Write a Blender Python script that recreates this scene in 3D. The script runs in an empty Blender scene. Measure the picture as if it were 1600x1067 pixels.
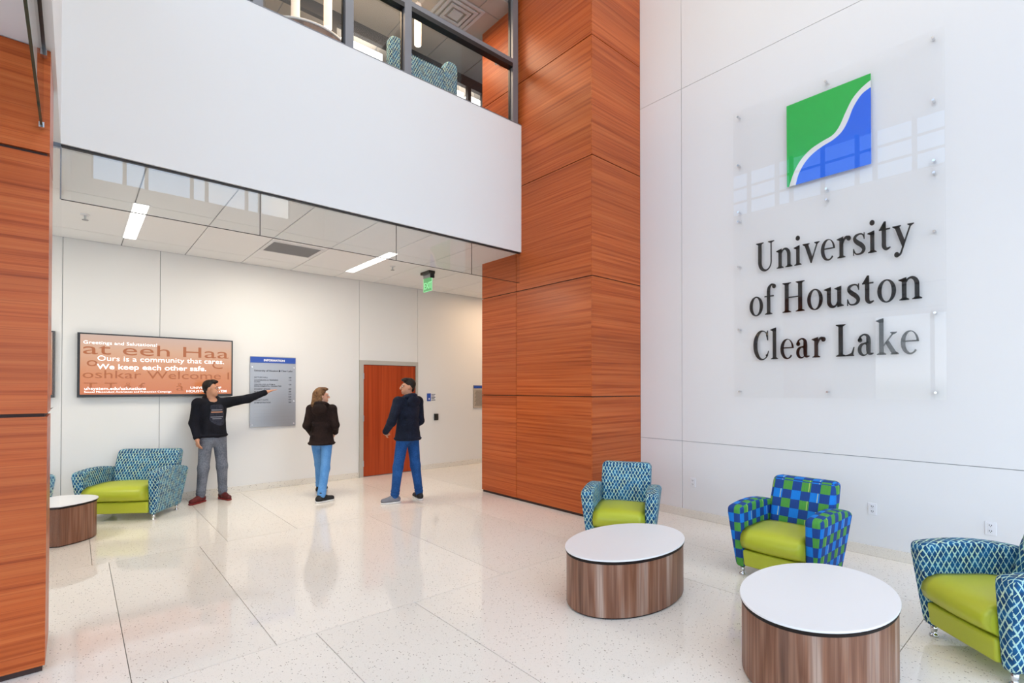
import bpy, bmesh, math, random
import numpy as np
from mathutils import Vector, Matrix

random.seed(7)
C = bpy.context.scene.collection
SC = bpy.context.scene
PI = math.pi

# ------------------------------------------------------------------ camera
F_PX, PY = 787.586, 598.156
YAW, PITCH, ROLL = 0.71364, 0.010125, 0.000404
fw = Vector((math.sin(YAW)*math.cos(PITCH), math.cos(YAW)*math.cos(PITCH), math.sin(PITCH)))
rt = Vector((math.cos(YAW), -math.sin(YAW), 0))
up = rt.cross(fw)
r2 = rt*math.cos(ROLL) + up*math.sin(ROLL)
u2 = up*math.cos(ROLL) - rt*math.sin(ROLL)
cd = bpy.data.cameras.new('camera')
cam = bpy.data.objects.new('camera', cd)
C.objects.link(cam)
m = Matrix((r2, u2, -fw)).transposed().to_4x4()
m.translation = Vector((0, 0, 1.64))
cam.matrix_world = m
cd.sensor_width = 36
cd.sensor_fit = 'HORIZONTAL'
cd.lens = F_PX*36/1600
cd.shift_y = (PY-533.5)/1600
cd.clip_start = 0.05
cd.clip_end = 300
SC.camera = cam

# ------------------------------------------------------------------ exposure and sky
SC.view_settings.view_transform = 'Standard'
SC.view_settings.look = 'None'
SC.view_settings.gamma = 1
SC.view_settings.use_curve_mapping = False
SC.view_settings.exposure = 0.0
try:
    SC.cycles.max_bounces = 10
    SC.cycles.diffuse_bounces = 6
    SC.cycles.glossy_bounces = 5
    SC.cycles.transparent_max_bounces = 16
    SC.cycles.use_denoising = True
    SC.cycles.caustics_reflective = False
    SC.cycles.caustics_refractive = False
    SC.cycles.sample_clamp_indirect = 6
except Exception:
    pass

SKY_STRENGTH = 3.6
W = bpy.data.worlds.new('sky')
SC.world = W
W.use_nodes = True
nt = W.node_tree
nt.nodes.clear()
out = nt.nodes.new('ShaderNodeOutputWorld')
bg = nt.nodes.new('ShaderNodeBackground')
tc = nt.nodes.new('ShaderNodeTexCoord')
sep = nt.nodes.new('ShaderNodeSeparateXYZ')
nt.links.new(tc.outputs['Generated'], sep.inputs[0])
rp = nt.nodes.new('ShaderNodeValToRGB')
rp.color_ramp.elements[0].position = 0.0
rp.color_ramp.elements[0].color = (0.42, 0.46, 0.40, 1)
rp.color_ramp.elements[1].position = 0.02
rp.color_ramp.elements[1].color = (0.95, 0.98, 1.0, 1)
e = rp.color_ramp.elements.new(0.22); e.color = (0.48, 0.70, 1.0, 1)
e = rp.color_ramp.elements.new(0.8); e.color = (0.36, 0.58, 1.0, 1)
nt.links.new(sep.outputs['Z'], rp.inputs[0])
nz = nt.nodes.new('ShaderNodeTexNoise')
nz.inputs['Scale'].default_value = 3.2
nz.inputs['Detail'].default_value = 6
mpn = nt.nodes.new('ShaderNodeMapping'); mpn.inputs['Location'].default_value = (1.7, 0.35, 0.2)
nt.links.new(tc.outputs['Generated'], mpn.inputs[0]); nt.links.new(mpn.outputs[0], nz.inputs['Vector'])
cr = nt.nodes.new('ShaderNodeValToRGB')
cr.color_ramp.elements[0].position = 0.53
cr.color_ramp.elements[1].position = 0.70
nt.links.new(nz.outputs['Fac'], cr.inputs[0])
mx = nt.nodes.new('ShaderNodeMix'); mx.data_type = 'RGBA'
nt.links.new(cr.outputs['Color'], mx.inputs[0])
nt.links.new(rp.outputs['Color'], mx.inputs[6])
mx.inputs[7].default_value = (1.05, 1.05, 1.05, 1)
nt.links.new(mx.outputs[2], bg.inputs['Color'])
bg.inputs['Strength'].default_value = SKY_STRENGTH
nt.links.new(bg.outputs[0], out.inputs[0])


def area(name, loc, rot, sx, sy, power, col=(1, 1, 1)):
    l = bpy.data.lights.new(name, 'AREA')
    l.shape = 'RECTANGLE'; l.size = sx; l.size_y = sy; l.energy = power; l.color = col
    o = bpy.data.objects.new(name, l); C.objects.link(o)
    o.location = loc; o.rotation_euler = rot
    return o

# daylight entering by the tall glass front behind the camera, plus an added overhead atrium fill
area('entrance_daylight', (2.4, -4.7, 2.9), (math.radians(90), 0, 0), 6.4, 5.4, 65, (0.96, 0.98, 1.0))
area('atrium_fill_light', (2.9, 0.6, 9.35), (0, 0, 0), 4.6, 7.5, 190, (1.0, 0.89, 0.76))
area('hall_fill_light', (2.3, 7.1, 3.585), (0, 0, 0), 0.5, 0.9, 50, (1.0, 0.93, 0.80))  # added hall fills that boost the strip lights, no fitting at these spots
area('hall_fill_light', (-1.6, 7.1, 3.585), (0, 0, 0), 0.5, 0.9, 50, (1.0, 0.95, 0.86))
area('corridor_lamp', (7.0, 7.7, 3.585), (0, 0, 0), 1.0, 0.6, 38, (1.0, 0.70, 0.46))
area('lounge_lamp', (3.2, 6.5, 7.22), (0, 0, 0), 2.6, 1.2, 75, (1.0, 0.74, 0.50))


# ------------------------------------------------------------------ material helpers
def principled(name):
    mt = bpy.data.materials.new(name); mt.use_nodes = True
    n = mt.node_tree.nodes; b = n['Principled BSDF']
    return mt, mt.node_tree, b


def srgb(r, g, b):
    f = lambda c: (c/255/12.92) if c/255 <= 0.04045 else ((c/255+0.055)/1.055)**2.4
    return (f(r), f(g), f(b), 1)


def plain(name, col, rough=0.5, metal=0.0, spec=0.5, coat=0.0, emit=None, es=0.0):
    mt, t, b = principled(name)
    b.inputs['Base Color'].default_value = col
    b.inputs['Roughness'].default_value = rough
    b.inputs['Metallic'].default_value = metal
    b.inputs['Specular IOR Level'].default_value = spec
    b.inputs['Coat Weight'].default_value = coat
    if emit:
        b.inputs['Emission Color'].default_value = emit
        b.inputs['Emission Strength'].default_value = es
    return mt


def node(t, kind, **kw):
    n = t.nodes.new(kind)
    for k, v in kw.items():
        setattr(n, k, v)
    return n


def math_(t, op, a, b=None, c=None):
    n = t.nodes.new('ShaderNodeMath'); n.operation = op
    for i, v in enumerate((a, b, c)):
        if v is None:
            continue
        if isinstance(v, (int, float)):
            n.inputs[i].default_value = v
        else:
            t.links.new(v, n.inputs[i])
    return n.outputs[0]


def ramp(t, fac, stops):
    r = t.nodes.new('ShaderNodeValToRGB')
    el = r.color_ramp.elements
    el[0].position, el[0].color = stops[0]
    el[1].position, el[1].color = stops[-1]
    for p, c in stops[1:-1]:
        x = el.new(p); x.color = c
    t.links.new(fac, r.inputs[0])
    return r.outputs['Color']


def mixc(t, fac, a, b, blend='MIX'):
    n = t.nodes.new('ShaderNodeMix'); n.data_type = 'RGBA'; n.blend_type = blend
    for i, v in ((0, fac), (6, a), (7, b)):
        if isinstance(v, (int, float)):
            n.inputs[i].default_value = v
        elif isinstance(v, tuple):
            n.inputs[i].default_value = v
        else:
            t.links.new(v, n.inputs[i])
    return n.outputs[2]


def white_paint(name, col, rough=0.45, spec=0.35):
    mt, t, b = principled(name)
    tcn = node(t, 'ShaderNodeTexCoord')
    n1 = node(t, 'ShaderNodeTexNoise'); n1.inputs['Scale'].default_value = 0.7
    t.links.new(tcn.outputs['Object'], n1.inputs['Vector'])
    c2 = tuple(x*0.96 for x in col[:3])+(1,)
    t.links.new(mixc(t, n1.outputs['Fac'], col, c2), b.inputs['Base Color'])
    b.inputs['Roughness'].default_value = rough
    b.inputs['Specular IOR Level'].default_value = spec
    return mt


def wood_panel_mat(name, c_lo, c_mid, c_hi, rough=0.33, vertical=False, sc=1.0):
    mt, t, b = principled(name)
    tcn = node(t, 'ShaderNodeTexCoord')
    s = node(t, 'ShaderNodeSeparateXYZ')
    t.links.new(tcn.outputs['Object'], s.inputs[0])
    h = math_(t, 'ADD', s.outputs[0], s.outputs[1])
    oi = node(t, 'ShaderNodeObjectInfo')
    rnd = math_(t, 'MULTIPLY', oi.outputs['Random'], 31.0)

    def vec(kh, kz):
        c = node(t, 'ShaderNodeCombineXYZ')
        if vertical:
            kh, kz = kz, kh
        t.links.new(math_(t, 'MULTIPLY', h, kh), c.inputs[0])
        t.links.new(math_(t, 'MULTIPLY', s.outputs[2], kz), c.inputs[1])
        t.links.new(rnd, c.inputs[2])
        return c.outputs[0]
    n1 = node(t, 'ShaderNodeTexNoise'); n1.inputs['Scale'].default_value = 1; n1.inputs['Detail'].default_value = 4
    t.links.new(vec(0.5*sc, 34*sc), n1.inputs['Vector'])
    n2 = node(t, 'ShaderNodeTexNoise'); n2.inputs['Scale'].default_value = 1; n2.inputs['Detail'].default_value = 3
    t.links.new(vec(1.1*sc, 150*sc), n2.inputs['Vector'])
    n3 = node(t, 'ShaderNodeTexNoise'); n3.inputs['Scale'].default_value = 1; n3.inputs['Detail'].default_value = 2
    t.links.new(vec(0.25*sc, 3.5*sc), n3.inputs['Vector'])
    base = ramp(t, n1.outputs['Fac'], [(0.33, c_lo), (0.47, c_mid), (0.68, c_hi)])
    fine = ramp(t, n2.outputs['Fac'], [(0.34, (0.78, 0.72, 0.68, 1)), (0.48, (1, 1, 1, 1))])
    broad = ramp(t, n3.outputs['Fac'], [(0.3, (0.86, 0.84, 0.82, 1)), (0.7, (1.08, 1.06, 1.04, 1))])
    col = mixc(t, 1.0, mixc(t, 1.0, base, fine, 'MULTIPLY'), broad, 'MULTIPLY')
    t.links.new(col, b.inputs['Base Color'])
    b.inputs['Roughness'].default_value = rough
    b.inputs['Specular IOR Level'].default_value = 0.3
    return mt


def terrazzo(name, base, rough=0.08, amount=1.0):
    mt, t, b = principled(name)
    tcn = node(t, 'ShaderNodeTexCoord')
    oi = node(t, 'ShaderNodeObjectInfo')
    v1 = node(t, 'ShaderNodeTexVoronoi'); v1.inputs['Scale'].default_value = 84
    v2 = node(t, 'ShaderNodeTexVoronoi'); v2.inputs['Scale'].default_value = 190
    nzz = node(t, 'ShaderNodeTexNoise'); nzz.inputs['Scale'].default_value = 1.1
    for v in (v1, v2, nzz):
        t.links.new(tcn.outputs['Object'], v.inputs['Vector'])

    def chips(v, thr, dist):
        s = node(t, 'ShaderNodeSeparateColor'); t.links.new(v.outputs['Color'], s.inputs[0])
        a = math_(t, 'GREATER_THAN', s.outputs[0], thr)
        d = math_(t, 'LESS_THAN', v.outputs['Distance'], dist)
        return math_(t, 'MULTIPLY', a, d), s.outputs[1]
    a1, k1 = chips(v1, 0.90, 0.36)
    a2, k2 = chips(v2, 0.80, 0.42)
    tint = ramp(t, nzz.outputs['Fac'], [(0.35, tuple(x*0.97 for x in base[:3])+(1,)), (0.65, base)])
    slab = ramp(t, oi.outputs['Random'], [(0.0, (0.955, 0.955, 0.95, 1)), (1.0, (1.02, 1.015, 1.01, 1))])
    tint = mixc(t, 1.0, tint, slab, 'MULTIPLY')
    ch1 = ramp(t, k1, [(0.0, srgb(92, 84, 74)), (0.5, srgb(172, 158, 138)), (1.0, srgb(140, 120, 98))])
    ch2 = ramp(t, k2, [(0.0, srgb(150, 142, 130)), (0.5, srgb(248, 246, 240)), (1.0, srgb(196, 182, 160))])
    col = mixc(t, math_(t, 'MULTIPLY', a2, 0.55*amount), tint, ch2)
    col = mixc(t, math_(t, 'MULTIPLY', a1, 0.75*amount), col, ch1)
    t.links.new(col, b.inputs['Base Color'])
    b.inputs['Roughness'].default_value = rough
    b.inputs['Specular IOR Level'].default_value = 0.5
    return mt


def thin_glass(name, tint=(1, 1, 1, 1), ior=1.5):
    mt = bpy.data.materials.new(name); mt.use_nodes = True
    t = mt.node_tree; t.nodes.clear()
    o = node(t, 'ShaderNodeOutputMaterial')
    tr = node(t, 'ShaderNodeBsdfTransparent'); tr.inputs[0].default_value = tint
    gl = node(t, 'ShaderNodeBsdfGlossy'); gl.inputs['Roughness'].default_value = 0.0
    fr = node(t, 'ShaderNodeFresnel'); fr.inputs['IOR'].default_value = ior
    mixs = node(t, 'ShaderNodeMixShader')
    ge = node(t, 'ShaderNodeNewGeometry')      # only the face turned to the viewer mirrors, the far face just lets light through
    t.links.new(math_(t, 'MULTIPLY', fr.outputs[0], math_(t, 'SUBTRACT', 1.0, ge.outputs['Backfacing'])), mixs.inputs[0]); t.links.new(tr.outputs[0], mixs.inputs[1]); t.links.new(gl.outputs[0], mixs.inputs[2])
    t.links.new(mixs.outputs[0], o.inputs[0])
    return mt


def trellis_fabric(name):
    """blue upholstery with a woven pale green zigzag lattice, in UV metres"""
    mt, t, b = principled(name)
    uv = node(t, 'ShaderNodeUVMap')
    s = node(t, 'ShaderNodeSeparateXYZ'); t.links.new(uv.outputs[0], s.inputs[0])
    u = math_(t, 'DIVIDE', s.outputs[0], 0.036)
    v = math_(t, 'DIVIDE', s.outputs[1], 0.066)
    # rows of short strokes, each leaning left or right at random
    row = math_(t, 'FLOOR', math_(t, 'MULTIPLY', v, 2.0))
    lines = []
    for sgn, off in ((1.0, 0.0), (-1.0, 0.5)):
        w = math_(t, 'ADD', math_(t, 'MULTIPLY', v, sgn), u)
        w = math_(t, 'ADD', w, off)
        fr = math_(t, 'FRACT', w)
        d = math_(t, 'ABSOLUTE', math_(t, 'SUBTRACT', fr, 0.5))
        cell = node(t, 'ShaderNodeCombineXYZ')
        t.links.new(math_(t, 'FLOOR', w), cell.inputs[0]); t.links.new(row, cell.inputs[1])
        cell.inputs[2].default_value = off
        wn = node(t, 'ShaderNodeTexWhiteNoise'); t.links.new(cell.outputs[0], wn.inputs['Vector'])
        wid = math_(t, 'ADD', math_(t, 'MULTIPLY', math_(t, 'GREATER_THAN', wn.outputs['Value'], 0.5), 0.07), 0.06)
        lines.append(math_(t, 'LESS_THAN', d, wid))
    ln = math_(t, 'MAXIMUM', lines[0], lines[1])
    n1 = node(t, 'ShaderNodeTexNoise'); n1.inputs['Scale'].default_value = 14
    t.links.new(uv.outputs[0], n1.inputs['Vector'])
    ground = ramp(t, n1.outputs['Fac'], [(0.38, srgb(20, 62, 104)), (0.62, srgb(26, 92, 140))])
    thread = ramp(t, n1.outputs['Fac'], [(0.35, srgb(196, 220, 190)), (0.65, srgb(158, 206, 208))])
    t.links.new(mixc(t, ln, ground, thread), b.inputs['Base Color'])
    b.inputs['Roughness'].default_value = 0.8
    b.inputs['Specular IOR Level'].default_value = 0.25
    return mt


def check_fabric(name):
    mt, t, b = principled(name)
    uv = node(t, 'ShaderNodeUVMap')
    s = node(t, 'ShaderNodeSeparateXYZ'); t.links.new(uv.outputs[0], s.inputs[0])
    u = math_(t, 'DIVIDE', s.outputs[0], 0.078)
    v = math_(t, 'DIVIDE', s.outputs[1], 0.078)
    i = math_(t, 'FLOOR', u); j = math_(t, 'FLOOR', v)
    par = math_(t, 'FLOORED_MODULO', math_(t, 'ADD', i, j), 2.0)
    row = math_(t, 'FLOORED_MODULO', j, 2.0)
    fu = math_(t, 'FRACT', u)
    stripe_n = node(t, 'ShaderNodeTexNoise'); stripe_n.noise_dimensions = '1D'
    stripe_n.inputs['W'].default_value = 0
    t.links.new(math_(t, 'MULTIPLY', s.outputs[0], 120.0), stripe_n.inputs['W'])
    dark = ramp(t, stripe_n.outputs['Fac'], [(0.4, srgb(20, 56, 124)), (0.6, srgb(32, 76, 150))])
    green = ramp(t, stripe_n.outputs['Fac'], [(0.38, srgb(44, 132, 62)), (0.6, srgb(98, 168, 66))])
    bright = ramp(t, stripe_n.outputs['Fac'], [(0.4, srgb(8, 112, 206)), (0.6, srgb(22, 136, 226))])
    lit = mixc(t, row, bright, green)
    col = mixc(t, par, dark, lit)
    col4 = math_(t, 'FLOORED_MODULO', i, 4.0)
    st = math_(t, 'MULTIPLY', math_(t, 'LESS_THAN', math_(t, 'ABSOLUTE', math_(t, 'SUBTRACT', fu, 0.80)), 0.035),
               math_(t, 'LESS_THAN', col4, 1.5))
    st = math_(t, 'MULTIPLY', st, math_(t, 'GREATER_THAN', math_(t, 'FLOORED_MODULO', math_(t, 'ADD', i, row), 2.0), 0.5))
    col = mixc(t, math_(t, 'MULTIPLY', st, 0.8), col, srgb(214, 222, 120))
    t.links.new(col, b.inputs['Base Color'])
    b.inputs['Roughness'].default_value = 0.75
    b.inputs['Specular IOR Level'].default_value = 0.3
    return mt


def walnut(name):
    mt, t, b = principled(name)
    tcn = node(t, 'ShaderNodeTexCoord')
    mp = node(t, 'ShaderNodeMapping'); mp.inputs['Scale'].default_value = (9, 9, 0.45)
    t.links.new(tcn.outputs['Object'], mp.inputs[0])
    n1 = node(t, 'ShaderNodeTexNoise'); n1.inputs['Scale'].default_value = 1; n1.inputs['Detail'].default_value = 3
    t.links.new(mp.outputs[0], n1.inputs['Vector'])
    mp2 = node(t, 'ShaderNodeMapping'); mp2.inputs['Scale'].default_value = (110, 110, 2.2)
    t.links.new(tcn.outputs['Object'], mp2.inputs[0])
    n2 = node(t, 'ShaderNodeTexNoise'); n2.inputs['Scale'].default_value = 1; n2.inputs['Detail'].default_value = 2
    t.links.new(mp2.outputs[0], n2.inputs['Vector'])
    base = ramp(t, n1.outputs['Fac'], [(0.34, srgb(92, 58, 42)), (0.44, srgb(138, 98, 76)), (0.50, srgb(118, 74, 50)), (0.56, srgb(140, 96, 72)), (0.66, srgb(170, 144, 128))])
    fine = ramp(t, n2.outputs['Fac'], [(0.35, (0.74, 0.70, 0.68, 1)), (0.6, (1.05, 1.05, 1.05, 1))])
    t.links.new(mixc(t, 1.0, base, fine, 'MULTIPLY'), b.inputs['Base Color'])
    b.inputs['Roughness'].default_value = 0.38
    return mt


def weave(name, col, col2, rough=0.85, sc=60):
    mt, t, b = principled(name)
    tcn = node(t, 'ShaderNodeTexCoord')
    n1 = node(t, 'ShaderNodeTexNoise'); n1.inputs['Scale'].default_value = sc; n1.inputs['Detail'].default_value = 3
    n2 = node(t, 'ShaderNodeTexNoise'); n2.inputs['Scale'].default_value = 6
    t.links.new(tcn.outputs['Object'], n1.inputs['Vector']); t.links.new(tcn.outputs['Object'], n2.inputs['Vector'])
    f = math_(t, 'ADD', math_(t, 'MULTIPLY', n1.outputs['Fac'], 0.5), math_(t, 'MULTIPLY', n2.outputs['Fac'], 0.5))
    t.links.new(ramp(t, f, [(0.4, col), (0.6, col2)]), b.inputs['Base Color'])
    b.inputs['Roughness'].default_value = rough
    b.inputs['Specular IOR Level'].default_value = 0.2
    return mt


M = {}
M['wall'] = white_paint('white_wall_paint', (0.82, 0.82, 0.82, 1))
M['backwall'] = white_paint('ivory_wall_paint', (0.83, 0.815, 0.785, 1))
M['fascia'] = white_paint('fascia_paint', (0.80, 0.80, 0.795, 1))
M['ceiling'] = white_paint('ceiling_tile_white', (0.88, 0.88, 0.875, 1), 0.8, 0.2)
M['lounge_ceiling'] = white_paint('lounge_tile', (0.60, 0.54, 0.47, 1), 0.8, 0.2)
M['grid'] = plain('ceiling_grid_grey', (0.42, 0.42, 0.42, 1), 0.6)
M['joint'] = plain('joint_grey', (0.30, 0.31, 0.33, 1), 0.8)  # grey backing that shows in the wall panel gaps
M['dark_joint'] = plain('wood_reveal_dark', (0.035, 0.014, 0.010, 1), 0.7)
M['wood'] = wood_panel_mat('orange_wood_veneer', srgb(158, 70, 26), srgb(182, 88, 38), srgb(194, 103, 52))
M['door_wood'] = wood_panel_mat('door_veneer', srgb(158, 58, 18), srgb(172, 66, 24), srgb(184, 76, 32), 0.4, True, 0.7)
M['floor'] = terrazzo('terrazzo', srgb(246, 240, 230), 0.06)
M['base'] = terrazzo('terrazzo_base', srgb(232, 226, 215), 0.25, 1.3)
M['strip'] = plain('divider_strip', (0.30, 0.29, 0.27, 1), 0.5)
M['glass'] = thin_glass('clear_glass', (0.995, 1, 0.997, 1))
M['sign_glass'] = thin_glass('sign_acrylic', (1, 1, 1, 1), 1.5)
M['baffle'] = thin_glass('baffle_glass', (0.95, 0.965, 0.96, 1), 1.95)
M['mirror_glass'] = plain('backpainted_glass', (0.80, 0.81, 0.81, 1), 0.02, 0, 0.8, 1.0)
M['alu'] = plain('grey_anodised_metal', srgb(128, 130, 136), 0.45, 0.35)
M['dark_alu'] = plain('dark_bronze_metal', srgb(40, 36, 36), 0.5, 0.2)
M['chrome'] = plain('polished_steel', (0.75, 0.76, 0.78, 1), 0.15, 1.0)
M['steel'] = plain('satin_steel', (0.55, 0.56, 0.57, 1), 0.35, 0.9)
M['black'] = plain('black_plastic', (0.012, 0.012, 0.013, 1), 0.35)
M['black_acrylic'] = plain('black_acrylic', (0.006, 0.006, 0.008, 1), 0.15)
M['green_acrylic'] = plain('green_acrylic', srgb(0, 182, 66), 0.25)
M['blue_acrylic'] = plain('blue_acrylic', srgb(0, 100, 236), 0.25)
M['trellis'] = trellis_fabric('blue_trellis_fabric')
M['check'] = check_fabric('blue_green_check_fabric')
M['lime'] = plain('lime_vinyl', srgb(184, 192, 52), 0.38, 0, 0.45)
M['laminate'] = plain('white_laminate', (0.82, 0.82, 0.825, 1), 0.3)
M['walnut'] = walnut('walnut_laminate')
M['edge'] = plain('dark_table_edge', (0.012, 0.008, 0.007, 1), 0.6, 0, 0.2)
M['plate'] = plain('white_outlet_plate', (0.84, 0.84, 0.86, 1), 0.3)
M['troffer'] = plain('lit_diffuser', (0.9, 0.9, 0.9, 1), 0.5, emit=(1.0, 0.96, 0.90, 1), es=3.2)
M['pendant'] = plain('lit_pendant_shade', (0.9, 0.8, 0.7, 1), 0.5, emit=(1.0, 0.76, 0.56, 1), es=0.42)
M['pendant_lamp'] = plain('pendant_lamp', (0.9, 0.9, 0.9, 1), 0.5, emit=(1.0, 0.93, 0.84, 1), es=4)
M['trim'] = plain('white_metal_trim', (0.75, 0.75, 0.75, 1), 0.4)
M['vent'] = plain('vent_grey', (0.33, 0.33, 0.33, 1), 0.5)
M['frame'] = plain('door_frame_grey', srgb(186, 180, 170), 0.45)
M['navy_panel'] = plain('sign_blue', srgb(34, 76, 168), 0.4)
M['sign_silver'] = plain('brushed_aluminium', srgb(172, 174, 178), 0.38, 0.55)
M['sign_text'] = plain('sign_text_dark', (0.03, 0.03, 0.035, 1), 0.5)
M['white_text'] = plain('white_print', (0.9, 0.9, 0.9, 1), 0.5)
M['screen_text'] = plain('screen_text', (0.9, 0.9, 0.9, 1), 0.5, emit=(1, 1, 1, 1), es=0.9)
M['ghost_text'] = plain('screen_ghost_text', srgb(40, 20, 10), 0.5, emit=srgb(204, 118, 70), es=0.72)
M['exit'] = plain('exit_green', srgb(120, 190, 130), 0.2, emit=srgb(120, 235, 150), es=0.16)
M['exit_edge'] = plain('exit_edge', srgb(170, 240, 190), 0.2, emit=srgb(150, 255, 180), es=0.55)
M['green_wall'] = plain('dark_green_board', srgb(20, 92, 62), 0.5)
M['concrete'] = plain('paving', (0.42, 0.41, 0.39, 1), 0.9)
M['carpet'] = plain('lounge_carpet', (0.12, 0.12, 0.13, 1), 0.9)

mt, t, b = principled('orange_screen')
tcn = node(t, 'ShaderNodeTexCoord'); s_ = node(t, 'ShaderNodeSeparateXYZ'); t.links.new(tcn.outputs['Generated'], s_.inputs[0])
cc = ramp(t, s_.outputs[2], [(0.0, srgb(226, 122, 62)), (0.35, srgb(230, 142, 84)), (0.75, srgb(234, 178, 138)), (1.0, srgb(220, 184, 164))])
b.inputs['Base Color'].default_value = (0.02, 0.02, 0.02, 1)
t.links.new(cc, b.inputs['Emission Color']); b.inputs['Emission Strength'].default_value = 0.80
b.inputs['Roughness'].default_value = 0.25
M['screen'] = mt


# ------------------------------------------------------------------ object helpers
def link(name, me, mat=None, parent=None):
    o = bpy.data.objects.new(name, me)
    C.objects.link(o)
    if mat is not None:
        for x in (mat if isinstance(mat, (list, tuple)) else [mat]):
            me.materials.append(x)
    if parent is not None:
        o.parent = parent
    return o


def from_bm(name, bm, mat, parent=None, smooth=False):
    me = bpy.data.meshes.new(name)
    bmesh.ops.recalc_face_normals(bm, faces=bm.faces[:])
    bm.to_mesh(me); bm.free()
    if smooth:
        for p in me.polygons:
            p.use_smooth = True
    return link(name, me, mat, parent)


def add_box(bm, x0, y0, z0, x1, y1, z1):
    vs = [bm.verts.new(c) for c in ((x0, y0, z0), (x1, y0, z0), (x1, y1, z0), (x0, y1, z0), (x0, y0, z1), (x1, y0, z1), (x1, y1, z1), (x0, y1, z1))]
    for f in ((0, 1, 2, 3), (4, 7, 6, 5), (0, 4, 5, 1), (1, 5, 6, 2), (2, 6, 7, 3), (3, 7, 4, 0)):
        bm.faces.new([vs[i] for i in f])
    return vs


def box(name, x0, y0, z0, x1, y1, z1, mat, parent=None, bevel=0.0, seg=2):
    bm = bmesh.new()
    add_box(bm, min(x0, x1), min(y0, y1), min(z0, z1), max(x0, x1), max(y0, y1), max(z0, z1))
    if bevel:
        bmesh.ops.bevel(bm, geom=bm.edges[:], offset=bevel, segments=seg, profile=0.5, affect='EDGES')
    return from_bm(name, bm, mat, parent, smooth=False)


def add_lathe(bm, prof, seg=24, cx=0, cy=0, sx=1.0, sy=1.0):
    rings = []
    for r, z in prof:
        rings.append([bm.verts.new((cx+sx*r*math.cos(2*PI*i/seg), cy+sy*r*math.sin(2*PI*i/seg), z)) for i in range(seg)])
    for a, b2 in zip(rings, rings[1:]):
        for i in range(seg):
            bm.faces.new((a[i], a[(i+1) % seg], b2[(i+1) % seg], b2[i]))
    bm.faces.new(rings[0][::-1]); bm.faces.new(rings[-1])


def add_tube(bm, p0, p1, r, seg=12):
    p0 = Vector(p0); p1 = Vector(p1); d = (p1-p0).normalized()
    a = d.orthogonal().normalized(); b2 = d.cross(a)
    rr = [[bm.verts.new(p+a*r*math.cos(2*PI*i/seg)+b2*r*math.sin(2*PI*i/seg)) for i in range(seg)] for p in (p0, p1)]
    for i in range(seg):
        bm.faces.new((rr[0][i], rr[0][(i+1) % seg], rr[1][(i+1) % seg], rr[1][i]))
    bm.faces.new(rr[0][::-1]); bm.faces.new(rr[1])


def tube(name, p0, p1, r, mat, parent=None, seg=12):
    bm = bmesh.new(); add_tube(bm, p0, p1, r, seg)
    return from_bm(name, bm, mat, parent)


def thing(name, label, cat, loc=(0, 0, 0), rz=0.0, group=None):
    o = bpy.data.objects.new(name, None); C.objects.link(o)
    o.empty_display_size = 0.1
    o.location = loc; o.rotation_euler = (0, 0, rz)
    return tag(o, label, cat, group)


def tag(o, label, cat, group=None):
    o['label'] = label; o['category'] = cat
    if group:
        o['group'] = group
    return o


def struct(o, label=None, cat=None):
    o['kind'] = 'structure'
    if label:
        o['label'] = label
    if cat:
        o['category'] = cat
    return o


def text_mesh(body, size, extrude=0.001, bold=0.0, align='LEFT', sx=1.0):
    cu = bpy.data.curves.new('lettering', 'FONT')
    cu.body = body; cu.size = size; cu.extrude = extrude; cu.offset = bold; cu.align_x = align
    cu.resolution_u = 3
    o = bpy.data.objects.new('tmp_text', cu); C.objects.link(o)
    dg = bpy.context.evaluated_depsgraph_get()
    me = bpy.data.meshes.new_from_object(o.evaluated_get(dg))
    bpy.data.objects.remove(o); bpy.data.curves.remove(cu)
    if sx != 1.0:
        for v in me.vertices:
            v.co.x *= sx
    return me


def wall_text(name, body, x, y, z, size, mat, parent, bold=0.0, align='LEFT', width=None, rot=(PI/2, 0, 0), sx=1.0):
    """lettering standing on a wall that faces -Y (the default rotation)"""
    me = text_mesh(body, size, 0.0008, bold, align)
    xs = [v.co.x for v in me.vertices]
    if width and xs:
        k = width/(max(xs)-min(xs))
        for v in me.vertices:
            v.co.x *= k
    me.transform(Matrix.Translation((x, y, z)) @ (Matrix.Rotation(rot[2], 4, 'Z') @ Matrix.Rotation(rot[0], 4, 'X')))
    me.materials.clear()
    return link(name, me, mat, parent)


# ------------------------------------------------------------------ room numbers (metres, from the photograph's perspective)
WX = 5.911            # right wall
CX, CY, CB = 4.888, 4.110, 6.372   # wood column: left face, front face, back
D1 = 5.440            # balcony face
D2 = 8.810            # far wall of the hall
ZS = 3.612            # soffit and hall ceiling
ZT = 5.462            # top of balcony face
ZR = 9.5              # atrium roof
XF = -0.104           # left end of balcony face
YL, XL = 3.984, -0.123  # left wood pier: front face and right end
SY = -5.0             # glass front behind the camera
WXL = -5.0            # far left glass under the soffit
G = 0.0022

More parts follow.
